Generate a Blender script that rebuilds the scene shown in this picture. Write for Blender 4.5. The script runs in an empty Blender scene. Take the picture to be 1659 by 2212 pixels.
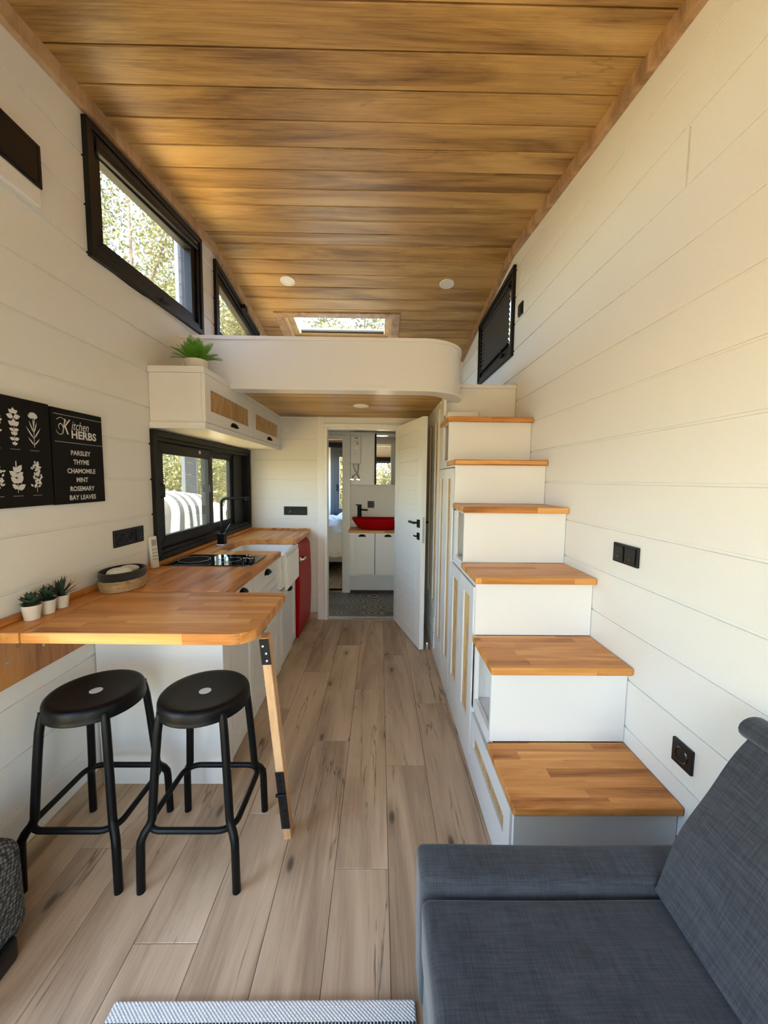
import bpy, bmesh, math, random
import numpy as np
from mathutils import Vector as V, Matrix

random.seed(7)
rng = np.random.default_rng(7)
SC = bpy.context.scene
COL = SC.collection
R = math.radians

# ------------------------------------------------------------------ camera, sky, sun, exposure
cam_d = bpy.data.cameras.new('camera')
cam_d.sensor_fit = 'HORIZONTAL'
cam_d.sensor_width = 36.0
cam_d.lens = 830.0 / 1659.0 * 36.0
cam_d.clip_start = 0.02
cam_d.clip_end = 300
cam = bpy.data.objects.new('camera', cam_d)
COL.objects.link(cam)
right = V((0.99987976, -0.01140339, 0.01050828))
down = V((0.00949886, -0.08522536, -0.99631642))
fwd = V((0.01225696, 0.99629644, -0.08510679))
cm = Matrix((right, -down, -fwd)).transposed().to_4x4()
cm.translation = V((0, 0, 1.40))
cam.matrix_world = cm
SC.camera = cam

SC.view_settings.view_transform = 'Standard'
SC.view_settings.look = 'None'
SC.view_settings.gamma = 1.0
SC.view_settings.use_curve_mapping = False
SC.view_settings.exposure = 1.32
SC.cycles.use_denoising = True
SC.cycles.max_bounces = 14
SC.cycles.diffuse_bounces = 8
SC.cycles.transparent_max_bounces = 24

SUN_EL, SUN_AZ = 50.0, 178.0          # azimuth: direction the light comes from, clockwise from +Y
world = bpy.data.worlds.new('world')
SC.world = world
world.use_nodes = True
wn = world.node_tree
bg = wn.nodes['Background']
sky = wn.nodes.new('ShaderNodeTexSky')
sky.sky_type = 'NISHITA'
sky.sun_disc = False
sky.sun_elevation = R(SUN_EL)
sky.sun_rotation = R(SUN_AZ)
sky.air_density = 1.0
sky.dust_density = 0.6
wn.links.new(sky.outputs[0], bg.inputs[0])
bg.inputs[1].default_value = 0.95

sd = bpy.data.lights.new('sun', 'SUN')
sd.energy = 15.5
sd.angle = R(1.0)
sd.color = (1.0, 0.90, 0.74)
sun = bpy.data.objects.new('sun', sd)
COL.objects.link(sun)
az = R(SUN_AZ)
sdir = V((math.sin(az) * math.cos(R(SUN_EL)), math.cos(az) * math.cos(R(SUN_EL)), math.sin(R(SUN_EL))))
sun.rotation_euler = sdir.to_track_quat('Z', 'Y').to_euler()


def portal(name, loc, rot, sx, sy):
    l = bpy.data.lights.new(name, 'AREA')
    l.shape = 'RECTANGLE'
    l.size, l.size_y = sx, sy
    l.cycles.is_portal = True
    o = bpy.data.objects.new(name, l)
    COL.objects.link(o)
    o.location = loc
    o.rotation_euler = rot
    return o


# portals only steer sky sampling through the glazed openings, they give no light of their own
portal('portal_front', (-0.25, -1.68, 0.96), (R(90), 0, 0), 1.75, 1.9)
portal('portal_side', (-1.40, 0.49, 1.03), (0, R(-90), 0), 2.0, 0.95)
portal('portal_kitchen', (-1.42, 2.92, 1.3), (0, R(-90), 0), 0.7, 1.55)
portal('portal_upper', (-1.42, 2.27, 2.66), (0, R(-90), 0), 0.65, 1.05)

# ------------------------------------------------------------------ mesh helpers
ORG = {}


class MB:
    def __init__(s):
        s.bm = bmesh.new()

    def _bev(s, verts, bev, seg):
        if bev > 0:
            es = {e for v in verts for e in v.link_edges}
            bmesh.ops.bevel(s.bm, geom=list(es), offset=bev, segments=seg, profile=0.5, affect='EDGES', clamp_overlap=True)

    def box(s, x0, x1, y0, y1, z0, z1, bev=0, seg=1):
        m = Matrix.Translation(((x0 + x1) / 2, (y0 + y1) / 2, (z0 + z1) / 2)) @ Matrix.Diagonal((x1 - x0, y1 - y0, z1 - z0, 1))
        r = bmesh.ops.create_cube(s.bm, size=1, matrix=m)
        s._bev(r['verts'], bev, seg)
        return s

    def obox(s, c, ax, ay, az_, hx, hy, hz, bev=0, seg=1):
        m = Matrix((V(ax) * 2 * hx, V(ay) * 2 * hy, V(az_) * 2 * hz)).transposed().to_4x4()
        m.translation = V(c)
        r = bmesh.ops.create_cube(s.bm, size=1, matrix=m)
        s._bev(r['verts'], bev, seg)
        return s

    def prism(s, pts, fn, a, b, bev=0, seg=1):
        """pts: 2D outline; fn(u, v, w) -> 3D; extruded from w=a to w=b"""
        n = len(pts)
        va = [s.bm.verts.new(fn(u, v, a)) for u, v in pts]
        vb = [s.bm.verts.new(fn(u, v, b)) for u, v in pts]
        s.bm.faces.new(va[::-1])
        s.bm.faces.new(vb)
        for i in range(n):
            j = (i + 1) % n
            s.bm.faces.new((va[i], va[j], vb[j], vb[i]))
        s._bev(va + vb, bev, seg)
        return s

    def poly(s, pts):
        s.bm.faces.new([s.bm.verts.new(p) for p in pts])
        return s

    def tube(s, path, r, seg=10, closed=False, cap=True):
        path = [V(p) for p in path]
        n = len(path)
        rs = r if isinstance(r, (list, tuple)) else [r] * n
        t0 = (path[1] - path[0]).normalized()
        up = V((0, 0, 1)) if abs(t0.z) < 0.9 else V((1, 0, 0))
        nrm = (up - t0 * up.dot(t0)).normalized()
        rings = []
        for i, p in enumerate(path):
            if closed:
                t = (path[(i + 1) % n] - path[i - 1]).normalized()
            elif i == 0:
                t = t0
            elif i == n - 1:
                t = (path[-1] - path[-2]).normalized()
            else:
                t = (path[i + 1] - path[i - 1]).normalized()
            nrm = (nrm - t * nrm.dot(t)).normalized()
            bn = t.cross(nrm)
            rings.append([s.bm.verts.new(p + (nrm * math.cos(2 * math.pi * k / seg) + bn * math.sin(2 * math.pi * k / seg)) * rs[i]) for k in range(seg)])
        m = n if closed else n - 1
        for i in range(m):
            a, b = rings[i], rings[(i + 1) % n]
            for k in range(seg):
                q = (k + 1) % seg
                s.bm.faces.new((a[k], a[q], b[q], b[k]))
        if cap and not closed:
            s.bm.faces.new(rings[0][::-1])
            s.bm.faces.new(rings[-1])
        return s

    def lathe(s, prof, c=(0, 0, 0), seg=32, sx=1, sy=1, ax=None):
        c = V(c)
        ax = ax or (V((1, 0, 0)), V((0, 1, 0)), V((0, 0, 1)))
        rings = []
        for r, z in prof:
            if r < 1e-6:
                rings.append([s.bm.verts.new(c + ax[2] * z)])
            else:
                rings.append([s.bm.verts.new(c + ax[0] * (r * sx * math.cos(2 * math.pi * k / seg)) + ax[1] * (r * sy * math.sin(2 * math.pi * k / seg)) + ax[2] * z) for k in range(seg)])
        for a, b in zip(rings, rings[1:]):
            for k in range(seg):
                q = (k + 1) % seg
                if len(a) == 1 and len(b) == 1:
                    continue
                if len(a) == 1:
                    s.bm.faces.new((a[0], b[q], b[k]))
                elif len(b) == 1:
                    s.bm.faces.new((a[k], a[q], b[0]))
                else:
                    s.bm.faces.new((a[k], a[q], b[q], b[k]))
        return s

    def ell(s, c, rx, ry, rz, u=16, v=10):
        m = Matrix.Translation(c) @ Matrix.Diagonal((rx, ry, rz, 1))
        bmesh.ops.create_uvsphere(s.bm, u_segments=u, v_segments=v, radius=1, matrix=m)
        return s

    def build(s, name, mat, parent=None, org=None, smooth=False, angle=35):
        bmesh.ops.recalc_face_normals(s.bm, faces=s.bm.faces)
        me = bpy.data.meshes.new(name)
        o0 = V(ORG[parent.name]) if parent else V(org or (0, 0, 0))
        if o0.length > 0:
            bmesh.ops.translate(s.bm, verts=s.bm.verts, vec=-o0)
        if smooth:
            ca = R(angle)
            for f in s.bm.faces:
                f.smooth = True
            for e in s.bm.edges:
                if len(e.link_faces) == 2 and e.calc_face_angle(0) > ca:
                    e.smooth = False
        s.bm.to_mesh(me)
        s.bm.free()
        me.materials.append(mat)
        o = bpy.data.objects.new(name, me)
        COL.objects.link(o)
        if parent:
            o.parent = parent
        else:
            o.location = o0
        ORG[o.name] = tuple(o0)
        return o


def tag(o, label=None, cat=None, group=None, kind=None):
    if label:
        o['label'] = label
    if cat:
        o['category'] = cat
    if group:
        o['group'] = group
    if kind:
        o['kind'] = kind
    return o


def thing(name, loc, label, cat, group=None, kind=None):
    o = bpy.data.objects.new(name, None)
    COL.objects.link(o)
    o.empty_display_size = 0.05
    o.location = loc
    ORG[o.name] = tuple(loc)
    return tag(o, label, cat, group, kind)


def box(name, mat, parent, x0, x1, y0, y1, z0, z1, bev=0, seg=1, **k):
    return MB().box(x0, x1, y0, y1, z0, z1, bev, seg).build(name, mat, parent, **k)


XY = lambda u, v, w: (u, v, w)
XZ = lambda u, v, w: (u, w, v)
YZ = lambda u, v, w: (w, u, v)


def half(poly, a, b, c):
    """part of a convex 2D polygon where a*u + b*v <= c"""
    out = []
    n = len(poly)
    for i in range(n):
        p, q = poly[i], poly[(i + 1) % n]
        dp, dq = a * p[0] + b * p[1] - c, a * q[0] + b * q[1] - c
        if dp <= 0:
            out.append(p)
        if (dp < 0 < dq) or (dq < 0 < dp):
            t = dp / (dp - dq)
            out.append((p[0] + (q[0] - p[0]) * t, p[1] + (q[1] - p[1]) * t))
    return out


def area(p):
    return abs(sum(p[i][0] * p[(i + 1) % len(p)][1] - p[(i + 1) % len(p)][0] * p[i][1] for i in range(len(p)))) / 2 if len(p) > 2 else 0


def subtract(polys, hole):
    """convex polys minus a convex counter-clockwise hole"""
    edges = []
    for i in range(len(hole)):
        (u0, v0), (u1, v1) = hole[i], hole[(i + 1) % len(hole)]
        a, b = (v1 - v0), -(u1 - u0)
        edges.append((a, b, a * u0 + b * v0))      # inside: a*u+b*v <= c
    out = []
    for p in polys:
        rest = p
        for a, b, c in edges:
            o = half(rest, -a, -b, -c)
            if area(o) > 1e-6:
                out.append(o)
            rest = half(rest, a, b, c)
            if area(rest) < 1e-6:
                break
    return out


# ------------------------------------------------------------------ materials
class NT:
    def __init__(s, name):
        s.m = bpy.data.materials.new(name)
        s.m.use_nodes = True
        s.t = s.m.node_tree
        s.b = s.t.nodes['Principled BSDF']

    def n(s, typ, ins=None, **props):
        nd = s.t.nodes.new('ShaderNode' + typ)
        for k, v in props.items():
            setattr(nd, k, v)
        for k, v in (ins or {}).items():
            if hasattr(v, 'is_output'):
                s.t.links.new(v, nd.inputs[k])
            else:
                nd.inputs[k].default_value = v
        return nd

    def math(s, op, a, b=0.0):
        return s.n('Math', {0: a, 1: b}, operation=op).outputs[0]

    def ramp(s, fac, stops):
        r = s.n('ValToRGB', {0: fac})
        e = r.color_ramp.elements
        while len(e) < len(stops):
            e.new(0.5)
        for i, (p, c) in enumerate(stops):
            e[i].position = p
            e[i].color = (*c, 1) if len(c) == 3 else c
        return r.outputs[0]

    def mix(s, f, a, b, mode='MIX'):
        nd = s.n('Mix', {}, data_type='RGBA', blend_type=mode)
        for i, v in ((0, f), (6, a), (7, b)):
            if hasattr(v, 'is_output'):
                s.t.links.new(v, nd.inputs[i])
            else:
                nd.inputs[i].default_value = v if i == 0 else ((*v, 1) if len(v) == 3 else v)
        return nd.outputs[2]

    def set(s, **k):
        for key, v in k.items():
            i = s.b.inputs[key.replace('_', ' ')]
            if hasattr(v, 'is_output'):
                s.t.links.new(v, i)
            else:
                i.default_value = (*v, 1) if isinstance(v, tuple) and len(v) == 3 else v

    def bump(s, h, strength=0.2, dist=0.002):
        b = s.n('Bump', {'Height': h, 'Strength': strength, 'Distance': dist})
        s.t.links.new(b.outputs[0], s.b.inputs['Normal'])


def plain(name, col, rough=0.5, metal=0.0, grain=None, coat=0.0, spec=0.5):
    t = NT(name)
    tc = t.n('TexCoord').outputs['Object']
    nz = t.n('TexNoise', {'Vector': tc, 'Scale': grain[0] if grain else 40.0, 'Detail': 3.0}).outputs[0]
    c = t.mix(nz, tuple(x * 0.95 for x in col), tuple(min(1, x * 1.05) for x in col))
    t.set(Base_Color=c, Roughness=rough, Metallic=metal, Coat_Weight=coat, Specular_IOR_Level=spec)
    if grain:
        t.bump(nz, grain[1], grain[2] if len(grain) > 2 else 0.001)
    return t.m


def wood(name, stops, axis=0, rough=0.4, scale=7.0, stretch=10.0, stave=None, cross=1, knots=0.0, cracks=0.0, rand=0.25, streak=0.35, coat=0.0, bump=0.12, spec=0.5):
    """wood grain along `axis` (object space); stave=(length, width, variation) lays glued blocks with grain along it, counted across `cross`"""
    t = NT(name)
    tc = t.n('TexCoord').outputs['Object']
    rnd = t.n('ObjectInfo').outputs['Random']
    off = t.n('CombineXYZ', {0: t.math('MULTIPLY', rnd, 37.0), 1: t.math('MULTIPLY', rnd, 71.0), 2: t.math('MULTIPLY', rnd, 13.0)}).outputs[0]
    vec = t.n('VectorMath', {0: tc, 1: off}, operation='ADD').outputs[0]
    sv = None
    if stave:
        sp = t.n('SeparateXYZ', {0: tc})
        row = t.math('FLOOR', t.math('DIVIDE', sp.outputs[cross], stave[1]))
        rw = t.n('TexWhiteNoise', {'W': row}, noise_dimensions='1D').outputs[0]
        cl = t.math('FLOOR', t.math('ADD', t.math('DIVIDE', sp.outputs[axis], stave[0]), t.math('MULTIPLY', rw, 5.0)))
        cv = t.n('CombineXYZ', {0: row, 1: cl, 2: rnd}).outputs[0]
        w = t.n('TexWhiteNoise', {'Vector': cv}, noise_dimensions='3D')
        sv = w.outputs[0]
        vec = t.n('VectorMath', {0: vec, 1: t.n('VectorMath', {0: w.outputs[1], 3: 9.0}, operation='SCALE').outputs[0]}, operation='ADD').outputs[0]
    sc = [1.0, 1.0, 1.0]
    sc[axis] = 1.0 / stretch
    mp = t.n('Mapping', {'Vector': vec, 'Scale': sc}).outputs[0]
    n1 = t.n('TexNoise', {'Vector': mp, 'Scale': scale, 'Detail': 8.0, 'Roughness': 0.6, 'Distortion': 1.2}).outputs[0]
    sc2 = [6.0, 6.0, 6.0]
    sc2[axis] = 0.12
    mp2 = t.n('Mapping', {'Vector': vec, 'Scale': sc2}).outputs[0]
    n2 = t.n('TexNoise', {'Vector': mp2, 'Scale': 28.0, 'Detail': 4.0, 'Roughness': 0.7}).outputs[0]
    f = t.math('ADD', t.math('MULTIPLY', n1, 1.0), t.math('MULTIPLY', t.math('SUBTRACT', n2, 0.5), streak))
    if sv:
        f = t.math('ADD', f, t.math('MULTIPLY', t.math('SUBTRACT', sv, 0.5), stave[2]))
    f = t.math('ADD', f, t.math('MULTIPLY', t.math('SUBTRACT', rnd, 0.5), rand))
    c = t.ramp(f, stops)
    if cracks:
        s3 = [1.0, 1.0, 1.0]
        s3[axis] = 0.07
        mp3 = t.n('Mapping', {'Vector': vec, 'Scale': s3}).outputs[0]
        n3 = t.n('TexNoise', {'Vector': mp3, 'Scale': 8.0, 'Detail': 5.0, 'Roughness': 0.55, 'Distortion': 0.25}).outputs[0]
        d = t.math('ABSOLUTE', t.math('SUBTRACT', n3, 0.5))
        k = t.ramp(d, [(0.0, (1, 1, 1)), (0.010, (0, 0, 0))])
        s4 = [1.0, 1.0, 1.0]
        s4[axis] = 0.35
        n4 = t.n('TexNoise', {'Vector': t.n('Mapping', {'Vector': vec, 'Scale': s4}).outputs[0], 'Scale': 5.0, 'Detail': 1.0}).outputs[0]
        k2 = t.math('MULTIPLY', k, t.ramp(n4, [(0.44, (0, 0, 0)), (0.58, (1, 1, 1))]))
        c = t.mix(t.math('MULTIPLY', k2, cracks), c, tuple(x * 0.25 for x in stops[0][1]))
    if knots:
        s5 = [1.0, 1.0, 1.0]
        s5[axis] = 0.38
        vo = t.n('TexVoronoi', {'Vector': t.n('Mapping', {'Vector': vec, 'Scale': s5}).outputs[0], 'Scale': 4.6, 'Randomness': 1.0}, voronoi_dimensions='2D')
        k3 = t.ramp(vo.outputs['Distance'], [(0.0, (1, 1, 1)), (0.035, (0.85, 0.85, 0.85)), (0.07, (0.25, 0.25, 0.25)), (0.20, (0, 0, 0))])
        pick = t.ramp(t.n('SeparateXYZ', {0: vo.outputs['Color']}).outputs[0], [(0.48, (0, 0, 0)), (0.50, (1, 1, 1))])
        c = t.mix(t.math('MULTIPLY', t.math('MULTIPLY', k3, pick), knots), c, tuple(x * 0.3 for x in stops[0][1]))
    t.set(Base_Color=c, Roughness=rough, Coat_Weight=coat, Coat_Roughness=0.15, Specular_IOR_Level=spec)
    t.bump(n2, bump, 0.001)
    return t.m


def fabric(name, c1, c2, scale=260.0, rough=0.95):
    t = NT(name)
    tc = t.n('TexCoord').outputs['Object']
    h = []
    for s in ((1, 0.04, 0.04), (0.04, 1, 0.04), (0.04, 0.04, 1)):
        h.append(t.n('TexNoise', {'Vector': t.n('Mapping', {'Vector': tc, 'Scale': s}).outputs[0], 'Scale': scale, 'Detail': 3.0, 'Roughness': 0.75}).outputs[0])
    f = t.math('DIVIDE', t.math('ADD', t.math('ADD', h[0], h[1]), h[2]), 3.0)
    t.set(Base_Color=t.ramp(f, [(0.40, c1), (0.60, c2)]), Roughness=rough, Sheen_Weight=0.25, Sheen_Roughness=0.5)
    t.bump(f, 0.35, 0.002)
    return t.m


def glass(name, tint=(0.86, 0.9, 0.88), gloss=1.0):
    t = NT(name)
    t.t.nodes.remove(t.b)
    tr = t.n('BsdfTransparent', {0: (*tint, 1)})
    gl = t.n('BsdfGlossy', {'Color': (1, 1, 1, 1), 'Roughness': 0.0})
    fc = t.n('LayerWeight', {'Blend': 0.5}).outputs['Facing']
    fr = t.math('ADD', 0.04, t.math('MULTIPLY', t.math('POWER', fc, 5.0), 0.9))
    mx = t.n('MixShader', {0: t.math('MULTIPLY', fr, gloss), 1: tr.outputs[0], 2: gl.outputs[0]})
    t.t.links.new(mx.outputs[0], t.t.nodes['Material Output'].inputs[0])
    return t.m


def emit(name, col, strength):
    t = NT(name)
    t.set(Base_Color=col, Emission_Color=col, Emission_Strength=strength)
    return t.m


M = {}
M['wall'] = plain('white_wall_paint', (0.76, 0.75, 0.715), 0.42, grain=(300.0, 0.04, 0.0005))
M['white'] = plain('white_lacquer', (0.76, 0.755, 0.735), 0.30, grain=(400.0, 0.02, 0.0003))
M['door'] = plain('white_door_paint', (0.80, 0.80, 0.78), 0.33)
M['ceramic'] = plain('white_ceramic', (0.86, 0.86, 0.84), 0.08, coat=0.5)
M['black'] = plain('black_metal', (0.0025, 0.0025, 0.0025), 0.42, grain=(600.0, 0.05, 0.0003), spec=0.2)
M['frame'] = plain('black_window_frame', (0.006, 0.006, 0.006), 0.45, spec=0.25)
M['plastic'] = plain('black_plastic', (0.006, 0.006, 0.007), 0.38, spec=0.3)
M['gloss'] = plain('black_gloss', (0.006, 0.006, 0.006), 0.04, coat=0.3)
M['chrome'] = plain('chrome', (0.75, 0.75, 0.76), 0.08, 1.0)
M['steel'] = plain('brushed_steel', (0.55, 0.54, 0.52), 0.3, 1.0)
M['red'] = plain('red_enamel', (0.38, 0.003, 0.006), 0.35, spec=0.08)
M['anthracite'] = plain('anthracite_frame', (0.055, 0.065, 0.085), 0.4)
M['paper'] = plain('white_print', (0.62, 0.62, 0.60), 0.8)
M['chalk'] = plain('black_canvas', (0.007, 0.0065, 0.006), 0.85, grain=(500.0, 0.15, 0.0005), spec=0.2)
M['cream'] = plain('cream_plastic', (0.74, 0.72, 0.66), 0.35)
M['soil'] = plain('dark_soil', (0.02, 0.014, 0.01), 0.95, grain=(120.0, 0.6, 0.004))
M['dark'] = plain('dark_joint_and_shade', (0.02, 0.015, 0.012), 0.8)  # near-black for joints, also for shade painted inside cabinets and door gaps
M['mirror'] = plain('mirror_silver', (0.9, 0.9, 0.9), 0.01, 1.0)
M['grey'] = plain('grey_paint', (0.35, 0.36, 0.36), 0.5)
M['lampglass'] = plain('white_diffuser', (0.85, 0.84, 0.80), 0.4)
M['ceil'] = wood('ceiling_walnut_laminate', [(0.28, (0.17, 0.080, 0.022)), (0.43, (0.37, 0.21, 0.065)), (0.55, (0.51, 0.31, 0.105)), (0.72, (0.62, 0.41, 0.165))], 0, 0.42, 6.0, 8.0, rand=0.12, streak=0.42, cracks=0.35, spec=0.4)
M['trim'] = wood('trim_wood', [(0.30, (0.22, 0.125, 0.06)), (0.5, (0.42, 0.255, 0.13)), (0.7, (0.55, 0.36, 0.20))], 2, 0.42, 9.0, 3.0)
M['floor'] = wood('oak_laminate_floor', [(0.27, (0.24, 0.160, 0.102)), (0.41, (0.39, 0.275, 0.178)), (0.54, (0.52, 0.380, 0.250)), (0.72, (0.66, 0.50, 0.345))], 1, 0.42, 4.2, 8.0, knots=0.9, cracks=0.75, rand=0.14, streak=0.24, spec=0.35)
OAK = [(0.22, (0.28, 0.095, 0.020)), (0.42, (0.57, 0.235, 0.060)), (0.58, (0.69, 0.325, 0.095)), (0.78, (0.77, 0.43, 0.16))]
M['oak_x'] = wood('oak_block_crosswise', OAK, 0, 0.34, 9.0, 9.0, stave=(0.42, 0.043, 0.22), cross=1, rand=0.05, spec=0.22)
M['oak_y'] = wood('oak_block_lengthwise', OAK, 1, 0.34, 9.0, 9.0, stave=(0.42, 0.043, 0.22), cross=0, rand=0.05, spec=0.22)
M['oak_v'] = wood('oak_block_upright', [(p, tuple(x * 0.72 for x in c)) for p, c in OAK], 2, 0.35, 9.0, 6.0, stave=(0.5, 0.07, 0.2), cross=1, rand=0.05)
M['pine'] = wood('light_leg_wood', [(0.3, (0.38, 0.20, 0.085)), (0.55, (0.56, 0.33, 0.16)), (0.75, (0.66, 0.43, 0.23))], 2, 0.45, 9.0, 9.0)
M['pale'] = wood('pale_pine', [(0.3, (0.50, 0.30, 0.12)), (0.55, (0.66, 0.44, 0.20)), (0.75, (0.74, 0.54, 0.28))], 0, 0.4, 9.0, 8.0)
M['bark'] = wood('bark', [(0.3, (0.05, 0.035, 0.025)), (0.7, (0.17, 0.13, 0.10))], 2, 0.9, 8.0, 4.0)
M['rattan'] = wood('rattan_cane', [(0.3, (0.42, 0.25, 0.10)), (0.55, (0.62, 0.42, 0.20)), (0.75, (0.72, 0.53, 0.28))], 2, 0.5, 14.0, 3.0)
M['straw'] = wood('braided_straw', [(0.3, (0.22, 0.13, 0.06)), (0.55, (0.42, 0.28, 0.14)), (0.75, (0.55, 0.40, 0.22))], 0, 0.8, 30.0, 2.0, bump=0.5)
M['sofa'] = fabric('slate_sofa_fabric', (0.012, 0.015, 0.021), (0.045, 0.051, 0.064))
M['blackcloth'] = fabric('black_cloth', (0.006, 0.006, 0.006), (0.018, 0.017, 0.016), 400.0)
M['towel'] = fabric('white_towel', (0.62, 0.60, 0.57), (0.80, 0.78, 0.75), 400.0)
M['duvet'] = fabric('white_duvet', (0.78, 0.78, 0.80), (0.86, 0.86, 0.87), 120.0)
M['brown'] = fabric('brown_fabric', (0.16, 0.08, 0.04), (0.26, 0.14, 0.08))
M['glass'] = glass('window_glass', (0.93, 0.95, 0.93))
M['glass_tint'] = glass('tinted_window_glass', (0.80, 0.83, 0.80))


def leaf_mat(name, a, b, trans=0.35):
    t = NT(name)
    tc = t.n('TexCoord').outputs['Object']
    nz = t.n('TexNoise', {'Vector': tc, 'Scale': 3.0, 'Detail': 6.0, 'Roughness': 0.8}).outputs[0]
    c = t.ramp(nz, [(0.35, a), (0.65, b)])
    t.set(Base_Color=c, Roughness=0.55)
    tl = t.n('BsdfTranslucent', {0: c})
    mx = t.n('MixShader', {0: trans, 1: t.b.outputs[0], 2: tl.outputs[0]})
    t.t.links.new(mx.outputs[0], t.t.nodes['Material Output'].inputs[0])
    return t.m


M['leaf'] = leaf_mat('olive_leaves', (0.06, 0.065, 0.022), (0.22, 0.21, 0.085))
M['leaf2'] = leaf_mat('golden_leaves', (0.10, 0.095, 0.028), (0.30, 0.27, 0.11))
M['fern'] = leaf_mat('fern_green', (0.07, 0.24, 0.015), (0.22, 0.50, 0.05), 0.45)
M['succ'] = leaf_mat('succulent_green', (0.015, 0.04, 0.022), (0.045, 0.09, 0.05), 0.1)


def weave_mat():
    t = NT('grey_woven_fabric')
    tc = t.n('TexCoord').outputs['Object']
    mp = t.n('Mapping', {'Vector': tc, 'Scale': (1.0, 1.0, 1.0), 'Rotation': (0.35, 0.25, 0.4)}).outputs[0]
    vo = t.n('TexVoronoi', {'Vector': mp, 'Scale': 95.0, 'Randomness': 0.35}).outputs['Distance']
    t.set(Base_Color=t.ramp(vo, [(0.25, (0.17, 0.165, 0.15)), (0.6, (0.02, 0.02, 0.02))]), Roughness=0.85)
    t.bump(t.math('SUBTRACT', 1.0, vo), 0.8, 0.004)
    return t.m


def rug_mat():
    t = NT('white_woven_rug')
    tc = t.n('TexCoord').outputs['Object']
    sp = t.n('SeparateXYZ', {0: tc})
    a = t.math('SINE', t.math('MULTIPLY', t.math('ADD', sp.outputs[0], t.math('MULTIPLY', sp.outputs[1], 0.4)), 620.0))
    b = t.math('SINE', t.math('MULTIPLY', sp.outputs[1], 560.0))
    h = t.math('MULTIPLY', a, b)
    y = sp.outputs[1]
    dark = t.math('MULTIPLY', t.math('LESS_THAN', y, -0.043), t.math('GREATER_THAN', y, -0.066))
    thread = t.math('GREATER_THAN', t.math('SINE', t.math('MULTIPLY', sp.outputs[0], 700.0)), -0.5)
    c = t.mix(t.math('MULTIPLY', dark, thread), t.ramp(h, [(0.2, (0.62, 0.62, 0.61)), (0.8, (0.82, 0.82, 0.81))]), (0.02, 0.02, 0.03))
    t.set(Base_Color=c, Roughness=0.95)
    t.bump(h, 0.45, 0.003)
    return t.m


def tile_mat():
    t = NT('patterned_cement_tile')
    tc = t.n('TexCoord').outputs['Object']
    rnd = t.n('ObjectInfo').outputs['Random']
    sp = t.n('SeparateXYZ', {0: t.n('VectorMath', {0: tc}, operation='ABSOLUTE').outputs[0]})
    x, y = sp.outputs[0], sp.outputs[1]
    d = t.math('SQRT', t.math('ADD', t.math('MULTIPLY', x, x), t.math('MULTIPLY', y, y)))
    k1 = t.math('ADD', 90.0, t.math('MULTIPLY', rnd, 160.0))
    k2 = t.math('ADD', 60.0, t.math('MULTIPLY', t.math('FRACT', t.math('MULTIPLY', rnd, 7.3)), 160.0))
    a = t.math('SINE', t.math('MULTIPLY', d, k1))
    b = t.math('MULTIPLY', t.math('SINE', t.math('MULTIPLY', x, k2)), t.math('SINE', t.math('MULTIPLY', y, k2)))
    f = t.math('ADD', t.math('MULTIPLY', t.math('ADD', a, t.math('MULTIPLY', b, 1.4)), 0.25), 0.5)
    dk = t.math('MULTIPLY', t.math('FRACT', t.math('MULTIPLY', rnd, 11.7)), 0.5)
    c1 = t.mix(dk, (0.42, 0.39, 0.32), (0.16, 0.155, 0.14))
    c2 = t.mix(t.math('FRACT', t.math('MULTIPLY', rnd, 3.1)), (0.035, 0.037, 0.037), (0.13, 0.12, 0.10))
    t.set(Base_Color=t.mix(t.ramp(f, [(0.42, (0, 0, 0)), (0.5, (1, 1, 1))]), c1, c2), Roughness=0.3)
    return t.m


def stripe_mat():
    t = NT('striped_cushion_fabric')
    tc = t.n('TexCoord').outputs['Object']
    sp = t.n('SeparateXYZ', {0: tc})
    s = t.math('SINE', t.math('MULTIPLY', t.math('ADD', sp.outputs[1], 0.02), 31.0))
    c = t.mix(t.math('GREATER_THAN', s, 0.25), (0.40, 0.42, 0.44), (0.075, 0.07, 0.068))
    t.set(Base_Color=c, Roughness=0.9)
    return t.m


def ground_mat():
    t = NT('dry_gravel_ground')
    tc = t.n('TexCoord').outputs['Object']
    n = t.n('TexNoise', {'Vector': tc, 'Scale': 1.5, 'Detail': 8.0}).outputs[0]
    t.set(Base_Color=t.ramp(n, [(0.35, (0.34, 0.22, 0.055)), (0.65, (0.52, 0.36, 0.11))]), Roughness=0.95)
    t.bump(n, 0.5, 0.05)
    return t.m


M['weave'], M['rug'], M['tile'], M['stripe'], M['ground'] = weave_mat(), rug_mat(), tile_mat(), stripe_mat(), ground_mat()

# ------------------------------------------------------------------ room shell
XL, XR = -1.255, 0.985            # side wall faces
YF, YB, YE = -1.55, 3.74, 4.72    # front wall, kitchen end wall, bathroom end wall
YRG, ZRG = 2.995, 3.117           # ceiling ridge
SF, SB = 0.115, 0.145


def zc(y):
    return ZRG - SF * (YRG - y) if y < YRG else ZRG - SB * (y - YRG)


def below_roof(p, d=0.0):
    p = half(p, -SF, 1, ZRG - SF * YRG + d)
    return half(p, SB, 1, ZRG + SB * YRG + d)


def rect(a, b, c, d):
    return [(a, c), (b, c), (b, d), (a, d)]


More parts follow.
